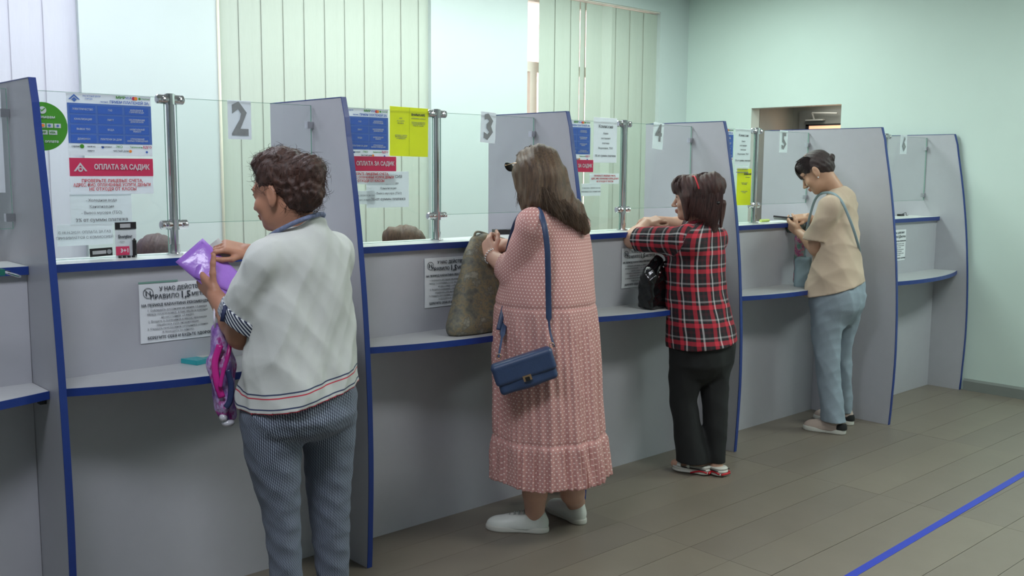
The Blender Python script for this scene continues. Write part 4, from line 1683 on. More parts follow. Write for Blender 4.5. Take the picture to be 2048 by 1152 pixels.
for an in (anL, anR):
    pr += [Cone(an - V3(0, .03, .045), an + V3(0, .10, -.055), .032, .026, .02)]
F = Field(pr, .0036)
for q in hs:
    F.apply(q, 'sub')
lipc = HL(0, .095, -.063)
body = F.mesh('body', 'skin_a', P.root, extra=lambda Q: 1.2 - np.linalg.norm((Q - lipc) / .02, axis=1))
face_details(P, hc, hf, 1.02)
# trousers
lv = [P.lv(*a) for a in ((765, 492, 708, .74), (800, 485, 713, .78), (825, 483, 713, .84), (850, 496, 702, .86), (870, 538, 668, .8), (878, 570, 640, .8))]
tr = [Stack(lv, P.yaw, .03, 2.2, uref=.19), lgL, lgR]
F = Field(tr, .005).add(folds(.004, 3, 26, 22))
zc = .10
F.cut((0, 0, -1), (0, 0, zc))
F.mesh('trousers', 'herring', P.root, pat=True)
# blouse
lv = [P.lv(*a) for a in ((449, 580, 634, .9), (456, 560, 652, .8), (468, 536, 672, .72), (486, 514, 690, .70), (520, 503, 700, .70), (600, 497, 708, .74), (700, 487, 711, .8), (760, 479, 715, .86), (850, 470, 722, .9))]
st = Stack(lv, P.yaw, .03, 2.35, uref=.2)
hn, hp = plane3(J(474, 813, -.04), J(719, 752, .05), J(545, 829, -.17))
s0_ = shL + V3(0, 0, -.01); s1_ = J(478, 672, .0); cufL = nrm(s1_ - s0_)
cn = nrm(P.r * -.55 - V3(0, 0, .80) + P.v * .15)
CC = s0_ + cufL * np.linalg.norm(J(481, 650, -.03) - s0_)
sl = [Clip(Cone(s0_, CC + cufL * .08, .074, .088, .018), [(cn, CC)]),
      Clip(Cone(shR, elR, .075, .075, .035), [(nrm(elR - shR), elR - nrm(elR - shR) * .04)])]
yk = [Cone(J(606, 472, .0), shL + V3(0, 0, -.01), .070, .074, .04), Cone(J(606, 472, .0), shR + V3(0, 0, -.01), .070, .074, .04)]
for q in yk:
    q.pat = False
F = Field([st] + yk + sl, .005).add(folds(.012, 11, 13, 7)).add(folds(.004, 12, 34, 12)).cut(hn, hp)
F.apply(Cone(CC + cufL * .03, CC + cufL * .2, .068, .070), 'sub', .002)


def hemw(Q):
    return -(Q - hp) @ hn + 0.0


F.mesh('blouse', 'blouse', P.root, pat=hemw)
# knitted cuffs and neckline
cf = Clip(Cone(CC - cufL * .12, CC + cufL * .12, .0885, .0935, .0), [(cn, CC + cn * .004), (-cn, CC - cn * .040)])
F = Field([cf], .004).apply(Cone(CC - cufL * .15, CC + cufL * .2, .078, .080), 'sub', .001)
F.mesh('knitted_cuff', 'knit', P.root, pat=True, label='navy and white ribbed cuff')
bm = B()
tp = J(452, 607, -.075)
tube(bm, [J(451, 612, -.09), J(447, 626, -.095), J(444, 643, -.10)], .007, 8, True, .5)
P.part('sleeve_tab', bm, plain('navy_tab', (34, 44, 80), .7, .05), label='small navy and red sleeve tab')
bm = B()
ring = []
for a in np.linspace(0, 2 * math.pi, 40):
    c = J(592, 456, .0)
    q = c + P.right * math.cos(a) * .088 + P.fwd * math.sin(a) * .086 + V3(0, 0, 1) * (.022 * math.cos(a) - .036 * math.sin(a) + .004)
    ring.append(q)
tube(bm, ring, .0075, 10, False)
P.part('neckline_trim', bm, plain('navy_white_trim', (90, 98, 122), .8, .6, 90), label='navy and white neckline trim')
# slippers, below the frame
for hl_ in (anL, anR):
    shoe(P, hl_ - V3(0, .075, 0), hl_ + V3(.0, .17, 0), ('black_cloth', 'white_rubber', 'black_cloth'), .046, .07, laces=False, name='shoe')
# hair
r_, f_, u_ = hb
Mh = np.array(hb)
HP = [Ell(HL(0, -.022, .048), (.084, .098, .080), Mh, .03), Ell(HL(0, -.060, .0), (.064, .05, .066), Mh, .03),
      Ell(J(616, 340, -.06), (.055, .058, .050), None, .02), Ell(J(619, 380, -.07), (.046, .05, .058), None, .03), Ell(J(532, 326, .03), (.038, .040, .032), None, .03),
      Ell(J(562, 318, .0), (.055, .055, .036), None, .03), Ell(J(603, 398, -.05), (.042, .042, .040), None, .03), Ell(J(517, 330, .04), (.018, .022, .020), None, .02)]
F = Field(HP, .0035)
F.apply(Ell(HL(0, .075, -.045), (.075, .055, .085), Mh, .01), 'sub', .015)
F.apply(Ell(HL(-.088, -.002, -.012), (.030, .026, .042), Mh, .01), 'sub', .010)
F.add(lambda x, y, z: .0035 * np.sin(95 * x + 6 * np.sin(30 * z)) * np.sin(70 * z + 60 * y + 4 * np.sin(40 * y)) + .0025 * np.sin(230 * x + 5 * np.sin(60 * y)) * np.cos(210 * y) * np.sin(190 * z))
hair = F.mesh('hair', 'hair_a', P.root)
rr = np.random.RandomState(5)
pv = np.empty(len(hair.data.vertices) * 3); hair.data.vertices.foreach_get('co', pv); pv = pv.reshape(-1, 3)
nv = np.empty(len(hair.data.vertices) * 3); hair.data.vertices.foreach_get('normal', nv); nv = nv.reshape(-1, 3)
cur = []
for i in rr.choice(len(pv), 1300):
    p, n_ = pv[i], nv[i]
    t_ = nrm(np.cross(n_, rr.randn(3))); b_ = np.cross(n_, t_)
    L_ = rr.uniform(.018, .042)
    lift = rr.uniform(.0, .30)
    cv = rr.uniform(-1, 1) * L_
    ts = np.linspace(0, 1, 7)[:, None]
    cur.append((p - n_ * .003 + t_ * L_ * ts + b_ * cv * ts ** 2 + n_ * (lift * L_ * np.sin(ts * 2.6))+V3(0,0,-.2*L_)*ts, rr.uniform(.0004, .0009)))
strands(P, 'loose_curls', cur, 'hair_a', parent=hair)

# purple document folder with a sheet of paper
lil = NB('lilac_plastic', .22, (158, 112, 208)); nz = lil.noise(7, 3)
lil.color(lil.mix(nz, rgb(146, 98, 198), rgb(176, 132, 222))); lil.bump(lil.noise(30, 3), .25, .01)
fd = thing('document_folder', 'shiny purple snap folder in the hand of the person in white blouse', 'folder', J(410, 540, .2))
cs = [J(351, 524, .20), J(405, 477, .25), J(492, 560, .22), J(447, 606, .17)]
bm = B(); pillow(bm, cs, .011, .002, 10); fin('pouch', bm, lil.m, fd, True)
nn = nrm(np.cross(cs[1] - cs[0], cs[3] - cs[0])); nn = nn if nn @ P.v < 0 else -nn
bm = B(); c2 = [cs[0] * .96 + cs[3] * .04, cs[1], cs[2], cs[3] * .45 + cs[2] * .55]
pillow(bm, [cs[0] * .62 + cs[3] * .38 + nn * .010, cs[1] + nn * .002, cs[2] + nn * .002, cs[3] * .62 + cs[2] * .38 + nn * .010], .007, .001, 8); fin('flap', bm, lil.m, fd, True)
bm = B(); ball(bm, Vector(J(427, 525, .2) + nn * .014), .0055, 12, 8); fin('snap_button', bm, 'black_plastic', fd, True)
pp = thing('folded_paper', 'grey white paper pulled from the purple folder', 'paper', J(440, 500, .24))
bm = B(); pillow(bm, [J(412, 496, .255), J(437, 476, .262), J(470, 512, .255), J(455, 530, .24)], .001, .0008, 4); fin('sheet', bm, plain('greyish_paper', (188, 186, 184), .6, .04, 20), pp, True)

# plastic shopping bag hanging from her left forearm
pb = thing('shopping_bag', 'crinkled purple plastic bag hanging from the forearm of the person in white', 'bag', J(448, 850, .05))
m = NB('printed_plastic', .18, (150, 90, 170))
vv = m.scaled(m.coord(), (1, 1, .5)); nz = m.noise(17, 4, .6, vv)
rp = m.n('ShaderNodeValToRGB'); cr = rp.color_ramp
cr.elements[0].position = .32; cr.elements[0].color = rgb(64, 48, 104); cr.elements[1].position = .46; cr.elements[1].color = rgb(150, 108, 184)
for ps, c in ((.53, (190, 170, 214)), (.58, (168, 60, 140)), (.68, (84, 66, 128))):
    e = cr.elements.new(ps); e.color = rgb(*c)
m.link(nz, rp.inputs[0]); m.color(rp.outputs[0]); m.bump(m.noise(40, 3), .6, .01)
BG = [Cone(J(440, 662, .09), J(444, 730, .07), .030, .042, .02), Cone(J(444, 730, .07), J(450, 810, .05), .042, .034, .02), Ell(J(455, 828, .05), (.026, .03, .03), None, .015)]
F = Field(BG, .004).add(folds(.006, 8, 60, 16))
bg = F.mesh('bag_body', m.m, pb)
bm = B()
tube(bm, smooth_path(v3(J(432, 668, .09), J(429, 640, .06), J(430, 612, .10), J(437, 600, .14), J(446, 618, .17), J(440, 668, .12))), .0035, 6, True)
fin('carry_loop', bm, plain('whitish_plastic', (210, 208, 222), .3, .06), pb, True)
bm = B()
tube(bm, smooth_path(v3(J(440, 690, .03), J(430, 725, .02), J(434, 765, .012), J(444, 795, .012))), [.012] * 25, 8, True, .4)
tube(bm, smooth_path(v3(J(462, 680, .03), J(455, 715, .0), J(446, 745, -.002), J(440, 775, .0))), [.007] * 25, 8, True, .6)
fin('pink_sandal_strap', bm, plain('magenta_rubber', (196, 40, 140), .25, .08), pb, True)
bm = B(); ball(bm, Vector(J(456, 845, .04)), (.022, .022, .014)); ball(bm, Vector(J(447, 835, .03)), (.014, .016, .014))
fin('knot', bm, plain('clear_wrap', (196, 196, 204), .2, .08, 90), pb, True)
bm = B()
tube(bm, smooth_path(v3(J(455, 740, .0), J(462, 770, .0), J(460, 800, .0), J(452, 815, .0))), [.010] * 25, 8, True, .5)
fin('navy_item', bm, plain('navy_item_colour', (44, 54, 92), .3, .2, 60), pb, True)

# ================================================================== person in the polka dot dress
P = Person(.85, -.45, 'person in a long pink polka dot dress with a navy shoulder bag', 92)
J = P.J
hc = J(1074, 354, .0); hf = P.r * -.74 + P.v * .52 + V3(0, 0, -.42)
ha, hs, HL, hb = head_prims(hc, hf, 1.0)
shL, elL, wrL = J(1066, 450, -.14), J(1036, 552, -.05), J(984, 513, .07)
shR, elR, wrR = J(1144, 452, .13), J(1100, 540, .33), J(1016, 491, .19)
pr = ha + [Cone(HL(0, -.03, -.05), J(1100, 430, 0), .053, .056, .03), Cone(J(1103, 500, 0), J(1100, 700, 0), .11, .13, .05),
           Cone(J(1103, 450, 0), shL, .05, .05, .04), Cone(J(1103, 450, 0), shR, .05, .05, .04)]
pr += arm(shL, elL, wrL, (.055, .05, .046, .030)) + arm(shR, elR, wrR, (.055, .05, .044, .029))
pr += hand_prims(wrL, J(972, 483, .12) - wrL, -P.v * .8 - P.r * .5, P.r * .8 + V3(0, 0, .3), (.7, .8, .8, .9), .98, .01, .5, 1.1, .6)
pr += hand_prims(wrR, J(976, 484, .19) - wrR, V3(0, 0, .8) - P.v * .6, -P.v * .6 - V3(0, 0, .6), (.4, .6, .7, .8), .95, .01, .4, 1.0, .5)
hl, hr = at(1097, 1064, 'z', 0), at(1167, 1050, 'z', 0)
hl, hr = V3(hl.x, hl.y, 0), V3(hr.x, hr.y, 0)
tl, tr_ = at(973, 1056, 'z', 0), at(1100, 1016, 'z', 0)
tl, tr_ = V3(tl.x, tl.y, 0), V3(tr_.x, tr_.y, 0)
dL, dR = nrm(tl - hl), nrm(tr_ - hr)
if np.linalg.norm(tr_ - hr) > .26:
    tr_ = hr + dR * .25
aL, aR = hl + dL * .06 + V3(0, 0, .085), hr + dR * .06 + V3(0, 0, .085)
for a_, d_, kx in ((aL, dL, J(1075, 900, -.05)), (aR, dR, J(1135, 890, .05))):
    pr += [Cone(a_, J(*( (1070, 985, -.06) if a_ is aL else (1145, 985, .03))), .042, .050, .02), Cone(J(*((1070, 985, -.06) if a_ is aL else (1145, 985, .03))), kx + V3(0, 0, .1), .050, .07, .02),
           Cone(kx + V3(0, 0, .1), kx + V3(0, 0, .45), .07, .09, .03),
           Cone(a_ - V3(0, 0, .045), a_ + d_ * .10 - V3(0, 0, .062), .022, .014, .01)]
F = Field(pr, .0036)
for q in hs:
    F.apply(q, 'sub')
lipc2 = HL(0, .095, -.063)
F.mesh('body', 'skin_b', P.root, extra=lambda Q: 1.2 - np.linalg.norm((Q - lipc2) / .02, axis=1))
face_details(P, hc, hf, 1.0)
lvd = [P.lv(*a) for a in ((402, 1085, 1125, .9), (412, 1066, 1145, .75), (424, 1052, 1160, .7), (445, 1044, 1174, .7), (500, 1030, 1184, .8), (560, 1003, 1187, .92), (603, 992, 1189, .95),
                          (640, 989, 1193, .95), (700, 989, 1197, .95), (800, 989, 1201, .95), (860, 989, 1205, .95), (930, 988, 1213, .95), (985, 986, 1218, .95))]
st = Stack(lvd, P.yaw, .03, 2.15, uref=.19)
z1, z2, z3 = J(1100, 606, 0)[2], J(1100, 863, 0)[2], J(1105, 974, -.17)[2]
ce = nrm(wrL - elL)
cuf = elL + (wrL - elL) * .52
cuR = elR + (wrR - elR) * .5
sl = [Cone(shL + V3(0, 0, -.015), elL + V3(0, 0, .01), .070, .082, .015), Clip(Cone(elL + V3(0, 0, .01), wrL, .080, .050, .02), [(ce, cuf)]),
      Cone(shR, elR, .070, .074, .04), Clip(Cone(elR, wrR, .074, .050, .04), [(nrm(wrR - elR), cuR)])]
yk = [Cone(J(1104, 436, 0), shL, .070, .072, .04), Cone(J(1104, 436, 0), shR, .070, .072, .04)]
for q in yk:
    q.pat = False
F = Field([st] + yk + sl, .005)


def gathers(x, y, z):
    u, v, a, b = st.loc(x, y, z)
    th = np.arctan2(u / a, -v / b)
    k0 = np.sqrt((u / a) ** 2 + (v / b) ** 2)
    nearb = np.clip((k0 - .75) * 5, 0, 1)
    a1 = np.clip((z1 - z) / .10, 0, 1) * .0042 * (z < z1)
    a2 = np.clip((z2 - z) / .03, 0, 1) * .005
    s_ = a1 * np.cos(46 * th + 3 * np.sin(4 * th) + .8 * np.sin(9 * z)) + a2 * np.cos(61 * th + 4 * np.sin(5 * th) + 14 * z * np.cos(3 * th))
    wide = .006 * np.clip((z1 - z) / .3, 0, 1) * np.cos(11 * th + 1.5 * np.sin(2 * th))
    seam = .004 * np.exp(-((z - z2) / .006) ** 2) + .005 * np.exp(-((z - z1) / .008) ** 2)
    fl = -.006 * np.clip((z2 - z) / .02, 0, 1)
    return (s_ + wide + seam + fl) * nearb


F.add(gathers).add(folds(.005, 21, 18, 10))
F.V = np.maximum(F.V, (z3 + .008 * np.sin(25 * F.grid()[0] + 3) * np.sin(19 * F.grid()[1]) - F.grid()[2])).astype(np.float32)
ins = Stack([(z, x, y, a - .030, b - .030) for z, x, y, a, b in lvd], P.yaw)
F.apply(Clip(ins, [((0, 0, 1), (0, 0, z3 + .10))]), 'sub', .004)
F.apply(Cone(cuf - ce * .015, cuf + ce * .08, .046, .043), 'sub', .002)
dress = F.mesh('dress', 'dots', P.root, pat=True)
bm = B()
for q in range(2):
    ring = [wrL + nrm(np.cross(ce, [0, 0, 1])) * math.cos(a) * (.034) + nrm(np.cross(ce, nrm(np.cross(ce, [0, 0, 1])))) * math.sin(a) * .034 + ce * .004 * q for a in np.linspace(0, 2 * math.pi, 20)]
    for k in range(0, 19):
        ball(bm, Vector(ring[k]), .0036, 6, 4)
P.part('bracelet', bm, 'chrome', label='silver bracelet')
for h_, t_, d_ in ((hl, tl, dL), (hr, tr_, dR)):
    shoe(P, h_, t_, ('white_leather', 'white_rubber', 'lace'), .047, .078, name='sneaker')
# long hair
Mh = np.array(hb)
HP = [Ell(HL(0, -.018, .040), (.084, .102, .088), Mh, .03), Ell(HL(0, -.06, -.0), (.072, .06, .09), Mh, .03),
      Cone(J(1090, 360, -.05), J(1102, 412, -.06), .085, .080, .04), Cone(J(1110, 400, -.04), J(1142, 430, -.05), .075, .055, .04),
      Cone(J(1140, 425, -.05), J(1172, 458, -.05), .05, .022, .04), Cone(J(1048, 350, -.03), J(1052, 412, -.07), .05, .028, .04),
      Cone(J(1062, 340, -.08), J(1072, 402, -.12), .05, .035, .04), Cone(J(1033, 345, .02), J(1040, 395, .0), .02, .012, .02)]
F = Field(HP, .0035)
F.apply(Ell(HL(0, .085, -.035), (.055, .045, .080), Mh, .01), 'sub', .015)
F.add(lambda x, y, z: .0016 * np.sin(260 * (x * .74 - y * .67) + 10 * z + 3 * np.sin(20 * z)) + .0028 * np.sin(110 * (x * .74 - y * .67) + 14 * z + 2 * np.sin(30 * x)))
hair = F.mesh('hair', 'hair_b', P.root)
rr = np.random.RandomState(9)
cur = []
top = HL(.0, .005, .124)
for i in range(1500):
    q = rr.rand()
    side = rr.uniform(-1, 1)
    # crown -> over the side facing the camera -> tips spread from the front lock to the back tail
    s0 = top + HL(0, rr.uniform(-.03, .05), 0) - HL(0, 0, 0) + rr.randn(3) * .004
    w = rr.beta(1.3, 1.0)
    m1 = J(1030 + 88 * w + rr.randn() * 3, 330 + 14 * w + rr.randn() * 6, -.06 - .07 * math.sin(math.pi * w) + rr.randn() * .006)
    m2 = J(1038 + 112 * w + rr.randn() * 3, 385 + 22 * w + rr.randn() * 6, -.05 - .10 * math.sin(math.pi * w) + rr.randn() * .006)
    ty = 405 + rr.uniform(-15, 12) + 52 * max(0, w - .3) / .7
    e = J(1036 + 142 * w ** 1.1 + rr.randn() * 4, ty + rr.randn() * 5, -.07 - .08 * math.sin(math.pi * w) + rr.randn() * .01)
    cur.append((bez(s0, m1, m2, e, 9), rr.uniform(.0009, .0018)))
strands(P, 'hair_strands', cur, 'hair_b', parent=hair)
# sunglasses pushed up on her head
sg = thing('sunglasses', 'dark sunglasses pushed up on the brown long hair', 'sunglasses', HL(0, .08, .10))
Mg = Matrix(hb).transposed()
for s_ in (1, -1):
    bm = B()
    c_ = Vector(HL(s_ * .034, .092, .088))
    ball(bm, c_, (.028, .005, .022), 20, 10, Mg)
    fin('lens', bm, 'black_plastic', sg, True)
    bm = B(); tube(bm, v3(HL(s_ * .062, .085, .09), HL(s_ * .083, .03, .075), HL(s_ * .085, -.03, .05)), .002, 6)
    fin('temple_arm', bm, 'gold', sg, True)
bm = B(); tube(bm, v3(HL(-.062, .086, .092), HL(0, .099, .096), HL(.062, .086, .092)), .0022, 6)
fin('bridge', bm, 'gold', sg, True)

# navy shoulder bag
cB = J(1050, 742, -.29)
xa = nrm(J(1112, 716, -.26) - J(988, 757, -.29)); ya = nrm(P.v - xa * (P.v @ xa)); za = nrm(np.cross(xa, ya)); za = za if za[2] > 0 else -za
MB_ = np.array([xa, ya, za])
hb_ = thing('handbag', 'navy leather shoulder bag with clasp against the polka dot dress', 'handbag', cB)
F = Field([RBox(cB - za * .006, (.118, .036, .058), MB_, .018, .01)], .0035)
F.add(lambda x, y, z: .002 * np.sin(40 * x + 30 * z))
F.mesh('body', 'navy_leather', hb_)
F = Field([Clip(RBox(cB + za * .020 - ya * .004, (.124, .040, .044), MB_, .016, .01), [(ya, cB - ya * .022)]), Clip(RBox(cB + za * .018, (.124, .040, .046), MB_, .016, .01), [(-za, cB + za * .048)])], .0035)
F.mesh('flap', 'navy_leather', hb_)
bm = B(); Mx = Matrix.Translation(cB - ya * .046 - za * .020) @ Matrix((xa, ya, za)).transposed().to_4x4()
box(bm, -.017, .017, -.003, .006, -.011, .011, Mx); fin('clasp', bm, 'gold', hb_, bevel=.002)
bm = B(); box(bm, -.009, .009, -.005, .0, -.012, .004, Mx); fin('clasp_tongue', bm, 'black_plastic', hb_, bevel=.002)
sb = J(1098, 695, -.28)
bm = B()
path = smooth_path(v3(J(1108, 694, -.27), J(1099, 655, -.235), J(1097, 600, -.225), J(1096, 540, -.235), J(1094, 490, -.235), J(1087, 445, -.215), J(1075, 418, -.15), J(1055, 418, -.05), J(1030, 450, .10), J(1012, 530, .16), J(1016, 590, .02), J(1012, 630, -.10), J(1003, 680, -.20), J(997, 715, -.27)))
n_ = len(path)
rad = [.0045 if (i < n_ * .10 or i > n_ * .9) else .0115 for i in range(n_)]
tube(bm, path, rad, 8, True, .22, up=tuple(P.v))
st_ = fin('shoulder_strap', bm, 'navy_leather', hb_, True)
bm = B()
for q in (J(1103, 690, -.27), J(998, 713, -.27)):
    tube(bm, [Vector(q) + Vector((math.cos(a) * .008 * P.r[0], math.cos(a) * .008 * P.r[1], math.sin(a) * .010)) for a in np.linspace(0, 2 * math.pi, 13)], .0018, 6, False)
fin('strap_ring', bm, 'gold', hb_, True)
bm = B(); tube(bm, smooth_path(v3(J(1012, 600, -.10), J(1004, 630, -.13), J(997, 660, -.15))), .010, 8, True, .25, up=tuple(P.v))
fin('strap_end', bm, 'navy_leather', st_, True)

# camouflage tote standing on the shelf
m = NB('camouflage_fabric', .6, (96, 92, 70))
nz = m.noise(15, 5, .7); rp = m.n('ShaderNodeValToRGB'); cr = rp.color_ramp
cr.elements[0].position = .36; cr.elements[0].color = rgb(84, 84, 80); cr.elements[1].position = .47; cr.elements[1].color = rgb(112, 110, 96)
for ps, c in ((.53, (136, 122, 92)), (.58, (100, 98, 88)), (.66, (148, 146, 130))):
    e = cr.elements.new(ps); e.color = rgb(*c)
m.link(nz, rp.inputs[0]); m.color(rp.outputs[0]); m.bump(m.noise(300, 2), .2, .003)
tb = thing('tote_bag', 'camouflage patterned tote bag standing on the shelf beside the polka dot dress', 'bag', (.55, -.2, .8465))
pbl = at(903, 656, 'z', .852); yb = -.17
bl = np.array(at(905, 652, 'y', yb)); br_ = np.array(at(1022, 660, 'y', yb)); tpL = np.array(at(944, 485, 'y', -.075)); tpR = np.array(at(1004, 490, 'y', -.075))
zb = .8495
bl[2] = br_[2] = zb + .030
bl[2] = br_[2] = zb + .001
prm = []
for i in range(6):
    for j in range(9):
        u, v = i / 5, j / 8
        q = (bl + V3(.024, 0, 0)) * (1 - u) * (1 - v) + br_ * u * (1 - v) + (tpL + V3(.02, 0, 0)) * (1 - u) * v + tpR * u * v
        rr_ = .032 - .018 * v
        q[2] = max(q[2], zb + rr_ * .8)
        prm.append((q, rr_))
ps_ = []
for i in range(5):
    for j in range(9):
        ps_.append(Cone(prm[i * 9 + j][0], prm[(i + 1) * 9 + j][0], prm[i * 9 + j][1], prm[(i + 1) * 9 + j][1], .05))
for i in range(6):
    for j in range(8):
        ps_.append(Cone(prm[i * 9 + j][0], prm[i * 9 + j + 1][0], prm[i * 9 + j][1], prm[i * 9 + j + 1][1], .05))
F = Field(ps_, .0045)
F.add(folds(.0035, 31, 20, 10)).cut((0, 0, -1), (0, 0, zb - .001), .004)
F.mesh('bag_body', m.m, tb)
bm = B(); tube(bm, smooth_path(v3(tpL + V3(.01, 0, 0), tpL + V3(.03, 0, .045), tpR + V3(-.03, 0, .03), tpR)), .006, 6, True, .4)
fin('handle', bm, m.m, tb, True)
# ================================================================== person in the plaid shirt
P = Person(2.02, -.42, 'person in red and black plaid shirt leaning on the counter', 92)
J = P.J
hc = J(1388, 396, .0); hf = P.r * -.97 + P.v * .10 + V3(0, 0, -.06)
ha, hs, HL, hb = head_prims(hc, hf, .97)
shL, elL, wrL = J(1376, 482, -.13), J(1266, 478, .03), J(1292, 447, .16)
shR, elR, wrR = J(1425, 478, .13), J(1372, 452, .36), J(1318, 442, .24)
pr = ha + [Cone(HL(0, -.02, -.05), J(1404, 455, 0), .048, .052, .03), Cone(J(1408, 510, 0), J(1400, 690, 0), .09, .11, .05),
           Cone(J(1405, 475, 0), shL, .05, .048, .04), Cone(J(1405, 475, 0), shR, .05, .048, .04)]
pr += arm(shL, elL, wrL, (.052, .046, .040, .026)) + arm(shR, elR, wrR, (.05, .042, .038, .026))
pr += hand_prims(wrL, J(1318, 438, .20) - wrL, V3(0, 0, .9) - P.v * .5, -P.v + V3(0, 0, -.2), (.5, .6, .7, .7), .92, .01, .5, 1.0, .4)
pr += hand_prims(wrR, J(1285, 441, .20) - wrR, V3(0, 0, 1) - P.v * .4, -P.v * .9 - V3(0, 0, .3), (.4, .6, .6, .7), .92, .01, .5, 1.0, .4)
f0, f1 = at(1421, 950, 'z', 0), at(1347, 938, 'z', 0)
hl, tl = V3(f0.x, f0.y, 0), V3(f1.x, f1.y, 0)
f0 = at(1451, 954, 'z', 0); hr = V3(f0.x, f0.y, 0); tr_ = hr + V3(.02, .235, 0)
dL, dR = nrm(tl - hl), nrm(tr_ - hr)
if np.linalg.norm(tl - hl) > .255:
    tl = hl + dL * .25
aL, aR = hl + dL * .06 + V3(0, 0, .09), hr + dR * .06 + V3(0, 0, .09)
lgL, cL, _c = leg(P, [(690, 1342, 1420), (760, 1337, 1407), (800, 1338, 1394), (850, 1346, 1402), (900, 1350, 1415), (930, 1352, 1421)], -.05, aL)
lgR, cR, _c = leg(P, [(690, 1395, 1470), (760, 1398, 1459), (800, 1403, 1457), (850, 1406, 1456), (900, 1412, 1452), (945, 1418, 1450)], .05, aR)
pr += cL + cR
for a_, d_ in ((aL, dL), (aR, dR)):
    pr += [Cone(a_ - V3(0, 0, .045), a_ + d_ * .13 - V3(0, 0, .058), .033, .022, .02)]
F = Field(pr, .0036)
for q in hs:
    F.apply(q, 'sub')
lipc3 = HL(0, .095, -.063)
F.mesh('body', 'skin_c', P.root, extra=lambda Q: 1.25 - np.linalg.norm((Q - lipc3) / (.021, .021, .015), axis=1))
face_details(P, hc, hf, .97)
lvp = [P.lv(*a) for a in ((443, 1396, 1420, .9), (449, 1376, 1438, .8), (458, 1358, 1446, .75), (480, 1346, 1449, .75), (520, 1333, 1450, .8), (560, 1331, 1450, .85), (600, 1333, 1455, .85), (650, 1334, 1468, .85), (710, 1336, 1480, .85))]
st = Stack(lvp, P.yaw, .03, 2.3, uref=.17)
hn, hp = plane3(J(1343, 690, -.04), J(1476, 680, .05), J(1390, 698, -.13))
cd_ = nrm(elL - shL); cp = shL + (elL - shL) * .93
sl = [Clip(Cone(shL + V3(0, 0, .0), elL, .076, .064, .04), [(cd_, cp)]), Clip(Cone(shR, elR, .072, .062, .04), [(nrm(elR - shR), shR + (elR - shR) * .9)])]
yk = [Cone(J(1404, 463, 0), shL, .062, .072, .04), Cone(J(1404, 463, 0), shR, .062, .070, .04)]
for q in yk:
    q.pat = False
F = Field([st] + yk + sl, .0045).add(folds(.006, 41, 20, 12)).cut(hn, hp)
F.apply(Cone(cp - cd_ * .02, cp + cd_ * .1, .053, .053), 'sub', .002)
F.mesh('shirt', 'plaid', P.root, pat=True)
bm = B()
ring = []
for a in np.linspace(0, 2 * math.pi, 26):
    ring.append(J(1402, 447, 0) + P.right * math.cos(a) * .07 + P.fwd * math.sin(a) * .068 + V3(0, 0, .008 - .02 * math.sin(a)))
tube(bm, ring, .013, 8, False, .6)
P.part('collar', bm, plain('collar_plaid', (110, 34, 46), .8, .7, 34))
# trousers
lv = [P.lv(*a) for a in ((670, 1346, 1470, .8), (700, 1344, 1467, .82), (725, 1344, 1462, .8), (750, 1362, 1445, .8), (765, 1385, 1425, .8))]
tr = [Stack(lv, P.yaw, .03, 2.3), lgL, lgR]
F = Field(tr, .005).add(folds(.004, 51, 22, 14))
F.cut((0, 0, -1), (0, 0, .062))
F.mesh('trousers', 'black_cloth', P.root)
# chunky white sandals with red stripes
for h_, t_, d_ in ((hl, tl, dL), (hr, tr_, dR)):
    L_ = np.linalg.norm(t_ - h_); r_ = V3(d_[1], -d_[0], 0); M = np.array([r_, d_, V3(0, 0, 1)])
    A_ = lambda a, b, c: h_ + d_ * (a * L_) + r_ * b + V3(0, 0, c)
    so = [Ell(A_(.73, 0, .014), (.048, L_ * .285, .07), M, .02), Ell(A_(.17, 0, .014), (.040, L_ * .18, .08), M, .02), Ell(A_(.45, 0, .014), (.040, L_ * .30, .08), M, .02)]
    F = Field(so, .0035)
    F.V = np.maximum(F.V, F.grid()[2] - (.040 + .012 * np.clip(-((F.grid()[0] - A_(.5, 0, 0)[0]) * d_[0] + (F.grid()[1] - A_(.5, 0, 0)[1]) * d_[1]) / .1, -1, 1))).astype(np.float32)
    F.cut((0, 0, -1), (0, 0, .001), .003)
    F.add(lambda x, y, z: .003 * np.sin(z * 420))
    s_ = F.mesh('sandal', 'white_rubber', P.root)
    bm = B()
    for sg in (1, -1):
        tube(bm, [Vector(A_(a, sg * (.0405 if a < .4 else .044), .016 + .008 * math.sin(a * 9))) for a in (.03, .12, .22, .34, .46)], .006, 6, True, .7)
    tube(bm, [Vector(A_(-.004, b, .016)) for b in (-.03, 0, .03)], .006, 6)
    fin('red_stripe', bm, 'red_rubber', s_, True, label='red stripe along the heel')
    bm = B()
    tube(bm, [Vector(A_(a, 1 * .043, .032)) for a in (.06, .3, .5, .7)], .0032, 6); tube(bm, [Vector(A_(a, -1 * .043, .032)) for a in (.06, .3, .5, .7)], .0032, 6)
    fin('black_stripe', bm, 'black_plastic', s_, True, label='black stripe')
    for a0, a1, zt, wd in ((.50, .56, .078, .026), (.76, .80, .062, .034)):
        bm = B()
        pts = [Vector(A_(a0 + (a1 - a0) * .5, math.cos(q) * .046, .034 + math.sin(q) * (zt - .034))) for q in np.linspace(0, math.pi, 13)]
        tube(bm, pts, wd * .5, 8, True, .22, up=None)
        fin('strap', bm, 'white_leather', s_, True)
